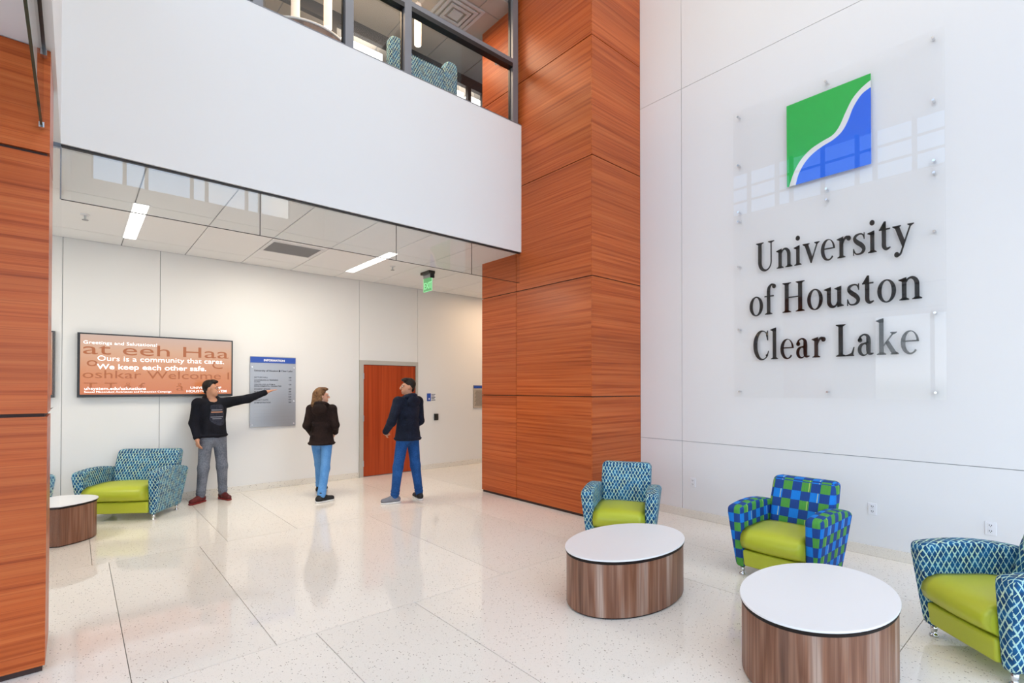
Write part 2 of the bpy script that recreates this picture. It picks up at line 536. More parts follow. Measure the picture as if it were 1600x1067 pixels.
# ------------------------------------------------------------------ floor
floor = struct(box('floor', WXL-0.2, SY-0.2, -0.12, 9.2, D2+0.2, -0.012, M['strip']), 'cream terrazzo floor laid in large slabs', 'floor')
rows = [(SY, -1.86, [-4, -2.2, 0.2, 1.2, 3.0, 4.1]),
        (-1.86, 0.804, [-4.0, -2.4, -1.5, 0.24, 1.10, 1.97, 3.985]),
        (0.804, 3.420, [-4.2, -2.4, -0.9, 0.40, 1.228, 1.972, 3.985, 4.9]),
        (3.420, 6.080, [-4.2, -2.6, -1.4, 0.247, 0.982, 2.852, 4.055, 6.2, 7.6]),
        (6.080, D2, [-4.2, -2.4, -1.0, 0.126, 1.24, 1.963, 3.730, 4.9, 6.2, 7.6])]
for y0, y1, xs in rows:
    e_ = [WXL]+xs+[9.0]
    for a, b_ in zip(e_, e_[1:]):
        box('terrazzo_slab', a+G, y0+G, -0.012, b_-G, y1-G, 0.0, M['floor'], floor)

# ------------------------------------------------------------------ right wall with panel joints
wr = struct(box('wall_right', WX+0.012, SY, 0, WX+0.25, 4.35, ZR, M['joint']))
JY = 3.477
for z0, z1 in ((0.0, 0.9605), (0.9605, 5.516), (5.516, ZR)):
    for y0, y1 in ((SY, -1.4), (-1.4, JY), (JY, 4.11)):
        box('wall_panel', WX, y0+0.003, z0+0.003, WX+0.013, y1-0.003, z1-0.003, M['wall'], wr)
struct(box('baseboard_right', WX-0.012, SY, 0.0, WX, 4.11, 0.10, M['base'], None, 0.004))

# ------------------------------------------------------------------ far wall of the hall
wb = struct(box('wall_back', WXL-0.2, D2+0.012, 0, 9.2, D2+0.25, ZS+0.3, M['joint']))
bx = [WXL, -2.6, -0.137, 0.914, 3.926, 5.140, 7.2, 9.0]
for a, b_ in zip(bx, bx[1:]):
    if abs(a-3.926) < 0.01:
        box('wall_panel', a+0.003, D2, 2.150, b_-0.003, D2+0.013, ZS, M['backwall'], wb)
    else:
        box('wall_panel', a+0.003, D2, 0.0, b_-0.003, D2+0.013, ZS, M['backwall'], wb)
struct(box('baseboard_back', WXL, D2-0.012, 0.0, 3.924, D2, 0.10, M['base'], None, 0.004))
struct(box('baseboard_back', 5.142, D2-0.012, 0.0, 9.0, D2, 0.10, M['base'], None, 0.004))
struct(box('wall_corridor_end', 9.0, 4.3, 0, 9.2, D2, ZS+0.3, M['backwall']))
struct(box('wall_corridor_side', WX+0.25, 4.3, 0, 9.0, 4.45, ZS+0.3, M['backwall']))
struct(box('wall_far_left', WXL-0.2, 4.0, 0, WXL, D2, ZS+0.3, M['backwall']))

# ------------------------------------------------------------------ door in the far wall
door = struct(thing('door_1', 'orange wood veneer door in a grey metal frame on the far wall', 'door'))
bm = bmesh.new()
add_box(bm, 3.926, D2-0.025, 0, 4.002, D2+0.012, 2.150)
add_box(bm, 5.092, D2-0.025, 0, 5.140, D2+0.012, 2.150)
add_box(bm, 4.002, D2-0.025, 2.072, 5.092, D2+0.012, 2.150)
from_bm('door_frame', bm, M['frame'], door)
lf = box('door_leaf', 4.008, D2-0.012, 0.012, 5.087, D2+0.01, 2.066, M['door_wood'], door, 0.002)
for z in (0.25, 1.08, 1.86):
    h_ = box('hinge', 3.990, D2-0.034, z-0.055, 4.010, D2-0.010, z+0.055, M['steel'], door, 0.003)
bm = bmesh.new(); add_tube(bm, (5.02, D2-0.012, 1.0), (5.02, D2-0.06, 1.0), 0.012); add_tube(bm, (5.03, D2-0.06, 1.0), (4.91, D2-0.06, 1.0), 0.010)
from_bm('door_handle', bm, M['steel'], door)

# ------------------------------------------------------------------ balcony face, soffits, upper floor
struct(box('wall_balcony', XF, D1, ZS, CX, D1+0.12, ZT, M['fascia'], None))
struct(box('trim_1', XF, D1-0.002, ZT, CX, D1+0.16, ZT+0.012, M['alu']))
struct(box('floor_upper', XF, D1+0.12, ZS+0.35, 9.0, 9.3, 5.05, M['carpet']))
# left balcony face running towards the camera, window band above it
wl = struct(box('wall_left_upper', XF-0.2, SY, ZS, XF, D1, 5.72, M['fascia']))
box('wall_head', XF-0.2, SY, 6.75, XF, D1+4, ZR, M['fascia'], wl)
box('wall_end', XF-0.2, D1, ZS+0.31, XF, D1+4, 5.72, M['fascia'], wl)
ce_l = struct(box('ceiling_soffit_left', WXL-0.2, SY, ZS, XF-0.2, D1+0.12, ZS+0.12, M['fascia']))
y = SY+0.1
win2 = struct(thing('window_2', 'band of clerestory windows high over the left balcony face', 'window'))
k = 0
while y < D1+3.5:
    box('mullion', XF-0.12, y-0.035, 5.72, XF-0.05, y+0.035, 6.75, M['alu'], win2)
    if y > SY+0.5:
        pass
    box('window_pane', XF-0.09, y+0.035, 5.72, XF-0.08, y+(0.62 if k % 3 else 0.30)-0.035, 6.75, M['glass'], win2)
    y += 0.62 if k % 3 else 0.30
    k += 1
for z in (6.05, 6.38):
    box('transom', XF-0.11, SY+0.1, z-0.018, XF-0.06, y-0.035, z+0.018, M['alu'], win2)

# hall ceiling tiles
hc = struct(box('ceiling', WXL-0.2, D1+0.12, ZS+0.014, 9.2, D2+0.012, ZS+0.3, M['grid']))
ys = [D1+0.125, 6.70, 8.285, D2]
xs = [0.466+0.747*i for i in range(-7, 12)]
for y0, y1 in zip(ys, ys[1:]):
    for a, b_ in zip(xs, xs[1:]):
        box('ceiling_tile', a+0.006, y0+0.005, ZS, b_-0.006, y1-0.005, ZS+0.012, M['ceiling'], hc)

# atrium roof and the glass front behind the camera
struct(box('ceiling_atrium', XF-0.2, SY-0.2, ZR, WX+0.25, 9.4, ZR+0.2, M['wall']))
ws = struct(box('wall_front_upper', -0.3, SY-0.15, 5.6, WX+0.25, SY, 6.75, M['wall']))
box('wall_head', -0.3, SY-0.15, 9.0, WX+0.25, SY, ZR, M['wall'], ws)
box('wall_side', -0.3, SY-0.15, 6.75, 0.25, SY, 9.0, M['wall'], ws)
box('wall_side', 4.9, SY-0.15, 6.75, WX+0.25, SY, 9.0, M['wall'], ws)
win1 = struct(thing('window_1', 'tall glass entrance front behind the viewer', 'window'))
for x in (0.25, 0.9, 1.35, 2.35, 2.7, 3.7, 4.05, 4.9):
    box('mullion', x-0.04, SY-0.10, 6.75, x+0.04, SY-0.02, 9.0, M['alu'], win1)
for x in (-4.8, -3.6, -2.4, -1.2, 0.0, 1.2, 2.4, 3.6, 4.8, 5.87):
    box('mullion', x-0.04, SY-0.10, 0, x+0.04, SY-0.02, 5.6 if x >= 0 else ZS, M['alu'], win1)
for z in (2.6, 4.1):
    box('transom', -0.1, SY-0.09, z-0.03, WX, SY-0.03, z+0.03, M['alu'], win1)
box('window_pane', 0.25, SY-0.07, 6.75, 4.9, SY-0.06, 9.0, M['glass'], win1)
box('window_pane', WXL, SY-0.07, 0, WX, SY-0.06, 5.6, M['glass'], win1)
win3 = struct(thing('window_3', 'glass front under the low soffit to the left', 'window'))
for i in range(8):
    y = SY+0.05+i*1.28
    box('mullion', WXL-0.08, y-0.04, 0, WXL, y+0.04, ZS, M['alu'], win3)
box('window_pane', WXL-0.05, SY, 0, WXL-0.04, 4.0, ZS, M['glass'], win3)
struct(box('ground_outside', -60, -60, -0.2, 60, 60, -0.13, M['concrete']))


# ------------------------------------------------------------------ wood column
PZ = [0.03] + [1.5305+1.524*i for i in range(6)]
col = thing('wood_column', 'tall square column clad in orange wood panels, right of the hall opening', 'column')
box('core', CX+0.014, CY+0.014, 0, WX+0.2, CB-0.014, ZR, M['dark_joint'], col)
g = 0.006
for i, z0 in enumerate(PZ):
    z1 = PZ[i+1] if i+1 < len(PZ) else ZR
    # front (faces the camera side), left, back
    box('wood_panel', CX, CY, z0+g, WX, CY+0.016, z1-g, M['wood'], col)
    box('wood_panel', CX, CY+0.0165, z0+g, CX+0.016, 5.545-0.004, z1-g, M['wood'], col)
    box('wood_panel', CX, 5.545+0.004, z0+g, CX+0.016, CB, z1-g, M['wood'], col)

# left wood pier
pier = thing('wood_pier', 'orange wood panelled pier cut off by the left edge of the photo', 'column')
PX0 = -1.5
box('core', PX0+0.014, YL+0.02, 0, XL-0.012, 4.50, ZS-0.002, M['dark_joint'], pier)
lz = [0.028, 1.482, 2.999, ZS-0.005]
for z0, z1 in zip(lz, lz[1:]):
    box('wood_panel', PX0, YL, z0+0.010, XL, YL+0.02, z1-0.010 if z1 < 3.5 else z1, M['wood'], pier)
    box('side_panel', XL-0.013, YL+0.021, z0+0.010, XL, 4.50, z1-0.010 if z1 < 3.5 else z1, M['wood'], pier)

# glossy back-painted glass wall running back from the pier
gw = struct(thing('wall_left', 'glossy white glass wall running back from the left wood pier', 'wall'))
tilt = 0.013
for (z0, z1) in ((0.0, 1.478), (1.486, ZS)):
    bm = bmesh.new()
    add_box(bm, -0.12, -2.38, z0, 0.0, 0.0, z1)
    o = from_bm('glass_panel', bm, M['mirror_glass'], gw)
gw.location = (-0.118, 6.90, 0); gw.rotation_euler = (0, 0, -tilt)

# ------------------------------------------------------------------ glass draught curtain under the balcony
gb = D1+0.03
baf = thing('glass_baffle', 'clear glass smoke baffle hanging below the white balcony face', 'glass panel')
bxs = [XF+0.004, 1.39, 2.90, 4.02, CX-0.004]
for a, b_ in zip(bxs, bxs[1:]):
    box('glass_pane', a+0.003, gb, 3.172, b_-0.003, gb+0.010, ZS-0.001, M['baffle'], baf)
box('channel', XF, gb-0.012, ZS-0.016, CX-0.002, gb+0.024, ZS-0.001, M['dark_alu'], baf)
box('edge_strip', XF+0.004, gb, 3.167, CX-0.004, gb+0.010, 3.172, M['dark_alu'], baf)
for x in bxs[1:-1]:
    box('seam', x-0.0028, gb+0.001, 3.1725, x+0.0028, gb+0.009, ZS-0.0165, M['dark_alu'], baf)
box('corner_post', XF-0.003, gb-0.004, 3.17, XF+0.006, gb+0.014, ZS-0.016, M['alu'], baf)
baf2 = thing('glass_baffle', 'clear glass smoke baffle running overhead to the left wood pier', 'glass panel')
box('glass_pane', -0.164, 1.2, 3.150, -0.152, YL-0.002, ZS-0.001, M['baffle'], baf2)
box('channel', -0.172, 1.2, ZS-0.02, -0.144, YL-0.002, ZS-0.001, M['dark_alu'], baf2)
box('edge_strip', -0.164, 1.2, 3.140, -0.152, YL-0.002, 3.150, plain('green_glass_edge', srgb(30, 66, 56), 0.1), baf2)
box('clip', -0.170, YL-0.045, 3.135, -0.146, YL-0.008, 3.165, M['chrome'], baf2)
box('clip', -0.178, YL-0.05, ZS-0.06, -0.138, YL-0.008, ZS-0.02, M['chrome'], baf2)

# ------------------------------------------------------------------ upper glazing on the balcony
ug = struct(thing('window_4', 'grey framed lounge glazing standing on the balcony face', 'window'))
mxs = [0.20, 1.36, 2.31, 3.052, 4.80]
for x in mxs:
    bm = bmesh.new(); add_box(bm, x-0.048, D1+0.03, ZT+0.012, x+0.048, D1+0.13, ZR)
    from_bm('mullion', bm, M['alu'], ug)
    box('mullion_gasket', x-0.060, D1+0.085, ZT+0.012, x-0.0485, D1+0.12, ZR, M['black'], ug)
for a, b_ in zip(mxs, mxs[1:]):
    box('transom', a+0.048, D1+0.03, 6.345, b_-0.048, D1+0.13, 6.405, M['alu'], ug)
    box('transom_underside', a+0.048, D1+0.03, 6.285, b_-0.048, D1+0.13, 6.3445, M['black'], ug)
    for z0, z1 in ((ZT+0.012, 6.285), (6.405, ZR)):
        box('window_pane', a+0.048, D1+0.095, z0, b_-0.048, D1+0.103, z1, M['glass'], ug)

# lounge behind it
UB = 7.46
lc = struct(box('ceiling_lounge', XF, D1+0.14, 7.314, 9.0, 9.3, 7.5, M['grid']))
lys = [5.60, 5.95, 6.70, 7.45, 8.2, 9.0]
lxs = [0.02+0.747*i for i in range(0, 12)]
for y0, y1 in zip(lys, lys[1:]):
    for a, b_ in zip(lxs, lxs[1:]):
        if b_ < 8.9:
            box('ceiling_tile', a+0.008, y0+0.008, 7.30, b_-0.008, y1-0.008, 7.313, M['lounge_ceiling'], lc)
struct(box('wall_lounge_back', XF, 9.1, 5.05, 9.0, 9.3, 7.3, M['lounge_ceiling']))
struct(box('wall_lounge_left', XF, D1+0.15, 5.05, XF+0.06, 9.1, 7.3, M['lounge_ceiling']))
uw = struct(thing('window_5', 'dark framed interior glazing at the back of the upstairs lounge', 'window'))
box('head_rail', XF+0.06, UB-0.04, 7.12, 9.0, UB+0.04, 7.30, M['dark_alu'], uw)
for x in (0.9, 1.9, 2.9, 3.83, 4.62, 5.40, 5.735, 6.4, 7.4):
    box('mullion', x-0.035, UB-0.04, 5.05, x+0.035, UB+0.04, 7.12, M['dark_alu'], uw)
box('sill_rail', XF+0.06, UB-0.04, 6.20, 9.0, UB+0.04, 6.26, M['dark_alu'], uw)
for i, (a, b_, yy, zz) in enumerate(((3.10, 3.78, 7.62, 6.99), (5.06, 5.42, 7.62, 6.98), (5.50, 5.80, 7.62, 6.98))):
    o = thing('trough_light', ('long white trough light seen through the upstairs back glazing, left of the settee',
                               'white trough light in the upstairs back glazing just right of the settee',
                               'short white trough light in the upstairs back glazing beside the wood column')[i], 'light')
    box('diffuser', a, yy, zz, b_, yy+0.25, zz+0.14, M['troffer'], o, 0.01)
    box('housing', a-0.01, yy-0.005, zz-0.05, b_+0.01, yy+0.255, zz, M['trim'], o)
    for xx in (a+0.05, b_-0.05):
        tube('hanger', (xx, yy+0.12, zz+0.14), (xx, yy+0.12, 7.2995), 0.006, M['steel'], o)
struct(box('ceiling_bulkhead', XF+0.06, UB+0.05, 7.24, 9.0, UB+0.10, 7.2995, M['dark_alu']))
tag(box('green_board', 2.62, 7.40, 6.35, 3.02, 7.415, 6.72, M['green_wall'], None, 0.003), 'dark green board upstairs between pendant and mullion', 'board')

# round bar counter upstairs
ctr = thing('round_counter', 'round wood-fronted bar counter with white rim, just above the balcony face', 'counter', (2.22, 6.75, 5.05))
bm = bmesh.new(); add_lathe(bm, [(0.588, 0), (0.588, 1.0)], 64); from_bm('wood_front', bm, M['walnut'], ctr, False)
bm = bmesh.new(); add_lathe(bm, [(0.592, 1.001), (0.602, 1.004), (0.602, 1.022), (0.598, 1.028)], 64); from_bm('countertop', bm, M['laminate'], ctr, False)

# supply diffuser upstairs
dif = thing('ceiling_diffuser', 'square stepped air diffuser in the upstairs lounge ceiling', 'vent', (4.30, 6.28, 7.30))
for i, (h, z) in enumerate(((0.30, -0.004), (0.225, -0.012), (0.15, -0.02))):
    bm = bmesh.new()
    for sx_, sy_ in ((1, 0), (-1, 0), (0, 1), (0, -1)):
        if sx_:
            add_box(bm, sx_*h-0.022, -h-0.022, z-0.012, sx_*h+0.022, h+0.022, z)
        else:
            add_box(bm, -h+0.023, sy_*h-0.022, z-0.0121, h-0.023, sy_*h+0.022, z)
    from_bm('diffuser_ring', bm, M['trim'], dif)
box('diffuser_core', -0.085, -0.085, -0.03, 0.085, 0.085, -0.014, M['trim'], dif)


def pendant(x, y, zb, label):
    p = thing('pendant_lamp', label, 'lamp', (x, y, zb), 0, 'tube pendants in the upstairs lounge')
    bm = bmesh.new(); add_lathe(bm, [(0.050, 0.0), (0.052, 0.004), (0.052, 0.85), (0.02, 0.86)], 20); from_bm('shade', bm, M['pendant'], p, False)
    bm = bmesh.new(); add_lathe(bm, [(0.042, -0.004), (0.046, -0.0005)], 20); from_bm('bulb', bm, M['pendant_lamp'], p)
    if zb+0.86 < 7.29:
        tube('cord', (0, 0, 0.86), (0, 0, 7.30-zb), 0.006, M['black'], p)
    return p
pendant(2.045, 6.50, 6.14, 'tube pendant leftmost of three upstairs, its foot behind the balcony face')
pendant(2.452, 6.50, 6.325, 'tube pendant with its lit foot over the round wood counter')
pendant(3.785, 6.50, 6.70, 'tube pendant hanging right of the middle grey mullion upstairs')
sn = thing('glass_reflection', 'small white shape on the wood column, standing for a reflection in the lounge glass', 'lamp', (CX-0.001, 5.92, 6.58))
box('mount', -0.03, -0.02, 0.0, 0.0, 0.02, 0.07, M['trim'], sn)  # white stub added in place of a reflection on the lounge glass
bm = bmesh.new(); add_tube(bm, (-0.03, 0, 0.05), (-0.085, 0.0, -0.01), 0.022); from_bm('reflection_head', bm, M['trim'], sn)


# ------------------------------------------------------------------ hall ceiling fittings
def strip_light(x0, x1, y0, y1, label):
    o = thing('strip_light', label, 'light', ((x0+x1)/2, (y0+y1)/2, ZS), 0, 'strip lights in the hall ceiling')
    a, b_ = (x1-x0)/2, (y1-y0)/2
    box('lamp_frame', -a-0.015, -b_-0.015, -0.006, a+0.015, b_+0.015, -0.0005, M['trim'], o)
    box('diffuser', -a, -b_, -0.012, a, b_, -0.0065, M['troffer'], o)
strip_light(0.458, 0.588, 6.68, 8.29, 'lit strip light at the left end of the hall ceiling')
strip_light(3.43, 3.56, 6.68, 8.24, 'lit strip light in the hall ceiling nearer the wood column')
vt = thing('ceiling_vent', 'grey slotted return grille in the hall ceiling', 'vent', (2.32, 7.47, ZS))
box('vent_frame', -0.36, -0.31, -0.008, 0.36, 0.31, -0.0005, M['trim'], vt)
box('backing', -0.315, -0.265, -0.0095, 0.315, 0.265, -0.0085, M['vent'], vt)
for i in range(16):
    y = -0.25+i*0.0333
    box('slat', -0.31, y-0.006, -0.014, 0.31, y+0.006, -0.010, M['vent'], vt)


def sprinkler(x, y, label):
    o = thing('sprinkler', label, 'sprinkler', (x, y, ZS))
    bm = bmesh.new(); add_lathe(bm, [(0.04, -0.012), (0.045, -0.001)], 16); from_bm('escutcheon', bm, M['trim'], o)
    bm = bmesh.new(); add_lathe(bm, [(0.010, -0.06), (0.012, -0.0125)], 12); from_bm('sprinkler_head', bm, M['steel'], o)
    bm = bmesh.new(); add_lathe(bm, [(0.03, -0.066), (0.03, -0.0605)], 12); from_bm('deflector', bm, M['vent'], o)
sprinkler(0.07, 7.50, 'small ceiling sprinkler left of the left strip light')
sprinkler(3.87, 7.43, 'small ceiling sprinkler between right strip light and exit sign')

ex = thing('exit_sign', 'pale green edge-lit acrylic exit sign hanging from the hall ceiling', 'sign', (4.52, 7.40, ZS))
box('canopy', -0.07, -0.14, -0.045, 0.05, 0.14, -0.0005, M['black'], ex, 0.004)
box('bracket', -0.035, -0.145, -0.12, 0.035, -0.12, -0.046, M['black'], ex)
box('lamp_rail', -0.012, -0.12, -0.10, 0.012, 0.14, -0.046, M['steel'], ex)
box('acrylic_panel', -0.003, -0.118, -0.325, 0.003, 0.138, -0.1005, M['exit'], ex)
bm = bmesh.new()
add_box(bm, -0.005, -0.124, -0.331, 0.005, -0.1185, -0.1005); add_box(bm, -0.005, 0.1385, -0.331, 0.005, 0.144, -0.1005); add_box(bm, -0.005, -0.1185, -0.331, 0.005, 0.1385, -0.3255)
from_bm('lit_edge', bm, M['exit_edge'], ex)
wall_text('lettering', 'EXIT', -0.0035, 0.125, -0.285, 0.16, M['exit_edge'], ex, 0.0, 'LEFT', 0.235, (PI/2, 0, -PI/2))
# ------------------------------------------------------------------ big wall sign: two glass plates, standoffs, emblem, serif letters
def arc(cx, cy, rx, ry, a0, a1, n=20):
    return [(cx+rx*math.cos(math.radians(a0+(a1-a0)*i/n)), cy+ry*math.sin(math.radians(a0+(a1-a0)*i/n))) for i in range(n+1)]


def rect(x0, y0, x1, y1):
    return ('poly', [(x0, y0), (x1, y0), (x1, y1), (x0, y1)])


def strip(a, b_):
    return ('strip', a, b_)


def spline(pts, n=8):
    P = [pts[0]]+list(pts)+[pts[-1]]
    o = []
    for i in range(1, len(P)-2):
        for k in range(n):
            t_ = k/n
            o.append(tuple(0.5*(2*P[i][d]+(P[i+1][d]-P[i-1][d])*t_+(2*P[i-1][d]-5*P[i][d]+4*P[i+1][d]-P[i+2][d])*t_**2+(3*P[i][d]-P[i-1][d]-3*P[i+1][d]+P[i+2][d])*t_**3) for d in range(3)))
    o.append(tuple(pts[-1]))
    return o


def stroke(pts, n=8):
    """pts: (x, y, width) along a curve"""
    S = spline(pts, n); L, R = [], []
    for i, (x, y, w) in enumerate(S):
        a = S[max(i-1, 0)]; c = S[min(i+1, len(S)-1)]
        dx, dy = c[0]-a[0], c[1]-a[1]; l = math.hypot(dx, dy) or 1
        L.append((x-dy/l*w/2, y+dx/l*w/2)); R.append((x+dy/l*w/2, y-dx/l*w/2))
    return strip(L, R)


def dot(cx, cy, r):
    return ('poly', arc(cx, cy, r, r, 0, 345, 23))


def foot(x0, x1, y=0.0, e=0.075, s=1):
    """bracketed slab serif under (s=1) or over (s=-1) a stem x0..x1"""
    t_ = 0.026*s; k = 0.07*s
    return ('poly', [(x0-e, y), (x1+e, y), (x1+e, y+t_), (x1+e*0.35, y+t_*1.5), (x1, y+k), (x0, y+k), (x0-e*0.35, y+t_*1.5), (x0-e, y+t_)])


def flag(x0, x1, y):
    """slanted head serif at the left of a lower-case stem"""
    return ('poly', [(x0-0.10, y-0.055), (x0-0.10, y-0.035), (x1, y+0.025), (x1, y-0.10), (x0, y-0.10), (x0, y-0.06)])


XH, SW = 0.66, 0.135
GL = {}
GL['U'] = (0.90, [rect(.13, .30, .28, 1), rect(.68, .30, .725, 1), foot(.13, .28, 1, .09, -1), foot(.68, .725, 1, .11, -1),
                  strip(arc(.4275, .31, .2975, .33, 180, 360), arc(.48, .31, .20, .265, 180, 360))])
GL['n'] = (0.74, [rect(.12, 0, .12+SW, .62), flag(.12, .12+SW, .635), foot(.12, .12+SW), rect(.49, 0, .49+SW, .44), foot(.49, .49+SW),
                  strip(arc(.41, .43, .215, .235, 0, 150), arc(.37, .41, .12, .19, 0, 150))])
GL['i'] = (0.38, [rect(.12, 0, .12+SW, .62), flag(.12, .12+SW, .635), foot(.12, .12+SW), dot(.185, .90, .083)])
GL['v'] = (0.66, [('poly', [(.06, .65), (.21, .65), (.39, .17), (.335, 0), (.315, 0)]), ('poly', [(.315, 0), (.345, 0), (.60, .65), (.555, .65), (.36, .15)]),
                  foot(.06, .21, .66, .06, -1), foot(.535, .585, .66, .075, -1)])
GL['e'] = (0.62, [strip(arc(.315, .325, .265, .345, 5, 318), arc(.345, .335, .165, .305, 5, 318)), rect(.12, .345, .572, .385)])
GL['r'] = (0.55, [rect(.12, 0, .12+SW, .62), flag(.12, .12+SW, .635), foot(.12, .12+SW), stroke([(.22, .40, .04), (.28, .55, .06), (.36, .615, .085), (.44, .61, .08)]), dot(.45, .575, .078)])
GL['s'] = (0.52, [stroke([(.435, .50, .03), (.38, .61, .045), (.26, .635, .05), (.14, .585, .085), (.115, .49, .115), (.20, .39, .14), (.34, .29, .14), (.42, .18, .12), (.385, .075, .085), (.27, .025, .05), (.14, .05, .04), (.07, .19, .03)], 10),
                  rect(.42, .46, .45, .66), rect(.055, .0, .085, .21)])
GL['t'] = (0.46, [stroke([(.19, .80, .06), (.19, .62, SW), (.19, .30, SW), (.195, .13, SW), (.27, .04, .085), (.40, .08, .03)]), rect(.03, .605, .39, .65), ('poly', [(.03, .62), (.19, .86), (.255, .86), (.255, .62)])])
GL['y'] = (0.66, [('poly', [(.06, .65), (.21, .65), (.40, .17), (.345, -.02), (.315, .0)]), stroke([(.575, .65, .045), (.46, .36, .045), (.33, .02, .05), (.25, -.17, .06), (.15, -.215, .075)]), dot(.135, -.185, .08),
                  foot(.06, .21, .66, .06, -1), foot(.545, .595, .66, .075, -1)])
GL['o'] = (0.67, [strip(arc(.335, .325, .285, .345, 0, 360, 32), arc(.335, .325, .155, .305, 0, 360, 32))])
GL['f'] = (0.42, [rect(.12, 0, .12+SW, .80), foot(.12, .12+SW, 0, .085), rect(.02, .605, .40, .65), stroke([(.1875, .76, SW), (.21, .92, .11), (.31, 1.02, .06), (.40, 1.0, .07)]), dot(.415, .955, .075)])
GL['H'] = (0.94, [rect(.13, 0, .28, 1), rect(.65, 0, .80, 1), rect(.28, .48, .65, .52)] + [foot(a, a+.15, y_, .09, s_) for a in (.13, .65) for y_, s_ in ((0, 1), (1, -1))])
GL['u'] = (0.74, [rect(.10, .20, .10+SW, .635), flag(.10, .10+SW, .635), rect(.46, .03, .46+SW, .635), flag(.46, .46+SW, .635), strip(arc(.30, .21, .20, .225, 180, 340), arc(.345, .235, .11, .175, 180, 340)),
                  ('poly', [(.46, 0), (.68, .025), (.68, .05), (.595, .10), (.46, .12)])])
GL['C'] = (0.76, [strip(arc(.42, .5, .36, .52, 48, 318, 30), arc(.47, .5, .245, .475, 48, 318, 30)), ('poly', [(.655, .66), (.685, .66), (.685, 1.0), (.655, 1.0), (.60, .86)]), stroke([(.60, .13, .06), (.67, .20, .035), (.70, .30, .025)])])
GL['l'] = (0.38, [rect(.12, 0, .12+SW, 1.05), flag(.12, .12+SW, 1.06), foot(.12, .12+SW)])
GL['a'] = (0.62, [stroke([(.12, .46, .10), (.14, .57, .06), (.25, .635, .045), (.36, .60, .085), (.40, .48, SW), (.40, .14, SW), (.45, .05, .085), (.56, .06, .03)]), dot(.13, .475, .072),
                  strip(arc(.235, .185, .18, .20, 30, 330, 22), arc(.275, .185, .105, .155, 30, 330, 22)), ('poly', [(.24, .345), (.24, .385), (.40, .42), (.40, .37)])])
GL['k'] = (0.72, [rect(.12, 0, .12+SW, 1.05), flag(.12, .12+SW, 1.06), foot(.12, .12+SW), ('poly', [(.255, .24), (.255, .30), (.53, .64), (.585, .64)]), ('poly', [(.30, .355), (.40, .43), (.68, .0), (.52, .0)]), foot(.535, .585, .66, .075, -1), foot(.52, .66, 0, .05)])
GL['L'] = (0.72, [rect(.13, 0, .28, 1), foot(.13, .28, 1, .09, -1), foot(.13, .28, 0, .09, 1), rect(.13, 0, .65, .035), ('poly', [(.40, .035), (.62, .035), (.665, .28), (.64, .28), (.56, .09)])])


def glyph_bm(shapes, sx, sy, depth):
    bm = bmesh.new()

    def prism(loops_front_quads):
        pass
    for s_ in shapes:
        if s_[0] == 'poly':
            f_ = [bm.verts.new((x*sx, y*sy, 0)) for x, y in s_[1]]
            b_ = [bm.verts.new((x*sx, y*sy, depth)) for x, y in s_[1]]
            n = len(f_)
            bm.faces.new(f_); bm.faces.new(b_[::-1])
            for i in range(n):
                bm.faces.new((f_[i], b_[i], b_[(i+1) % n], f_[(i+1) % n]))
        else:
            rows_ = []
            for (xa, ya), (xb, yb) in zip(s_[1], s_[2]):
                rows_.append([bm.verts.new((xa*sx, ya*sy, 0)), bm.verts.new((xb*sx, yb*sy, 0)), bm.verts.new((xb*sx, yb*sy, depth)), bm.verts.new((xa*sx, ya*sy, depth))])
            for a, c in zip(rows_, rows_[1:]):
                for i in range(4):
                    bm.faces.new((a[i], a[(i+1) % 4], c[(i+1) % 4], c[i]))
            bm.faces.new(rows_[0]); bm.faces.new(rows_[-1][::-1])
    bmesh.ops.triangulate(bm, faces=[f for f in bm.faces if len(f.verts) > 4])
    return bm


sign = thing('wall_sign', 'large clear glass sign with green and blue emblem over black serif lettering', 'sign', (WX, 0, 0))
PX = -0.052
TOL = Matrix(((0, 0, -1), (-1, 0, 0), (0, 1, 0))).to_4x4()   # letter plane (right, up, out) -> wall facing -X


def sign_line(body, y0, y1, base, cap):
    tot = sum(GL[c][0] if c != ' ' else 0.30 for c in body)
    k = (y0-y1)/(tot-0.10)
    x = 0.0
    for c in body:
        if c == ' ':
            x += 0.30; continue
        adv, sh = GL[c]
        bm = glyph_bm(sh, k, cap, 0.010)
        bmesh.ops.transform(bm, matrix=Matrix.Translation((PX+0.0195, y0-(x-0.05)*k, base)) @ TOL, verts=bm.verts[:])
        from_bm('letter', bm, M['black_acrylic'], sign)
        x += adv
sign_line('University', 2.515, 1.098, 2.963, 0.325)
sign_line('of Houston', 2.594, 1.030, 2.466, 0.325)
sign_line('Clear Lake', 2.556, 1.055, 1.961, 0.325)


def emblem(name, pairs, mat, x0=PX+0.0095, x1=PX+0.0195):
    """flat cut-out built as columns between two curves"""
    bm = bmesh.new()
    va = [[bm.verts.new((dx, y, z)) for dx in (x0, x1) for (y, z) in q_] for q_ in pairs]
    for a, c in zip(va, va[1:]):
        for i0, i1 in ((0, 1), (1, 3), (3, 2), (2, 0)):
            bm.faces.new((a[i0], a[i1], c[i1], c[i0]))
    bm.faces.new([va[0][i] for i in (0, 1, 3, 2)]); bm.faces.new([va[-1][i] for i in (2, 3, 1, 0)])
    return from_bm(name, bm, mat, sign)
EY0, EY1, EZ0, EZ1 = 2.184, 1.412, 3.838, 4.726
def em(u, v):   # emblem coordinates 0..1 from its lower left
    return (EY0-(EY0-EY1)*u, EZ0+(EZ1-EZ0)*v)
def curve2(pts):
    return [(x, y) for x, y, w in spline([(x, y, 0) for x, y in pts], 8)]
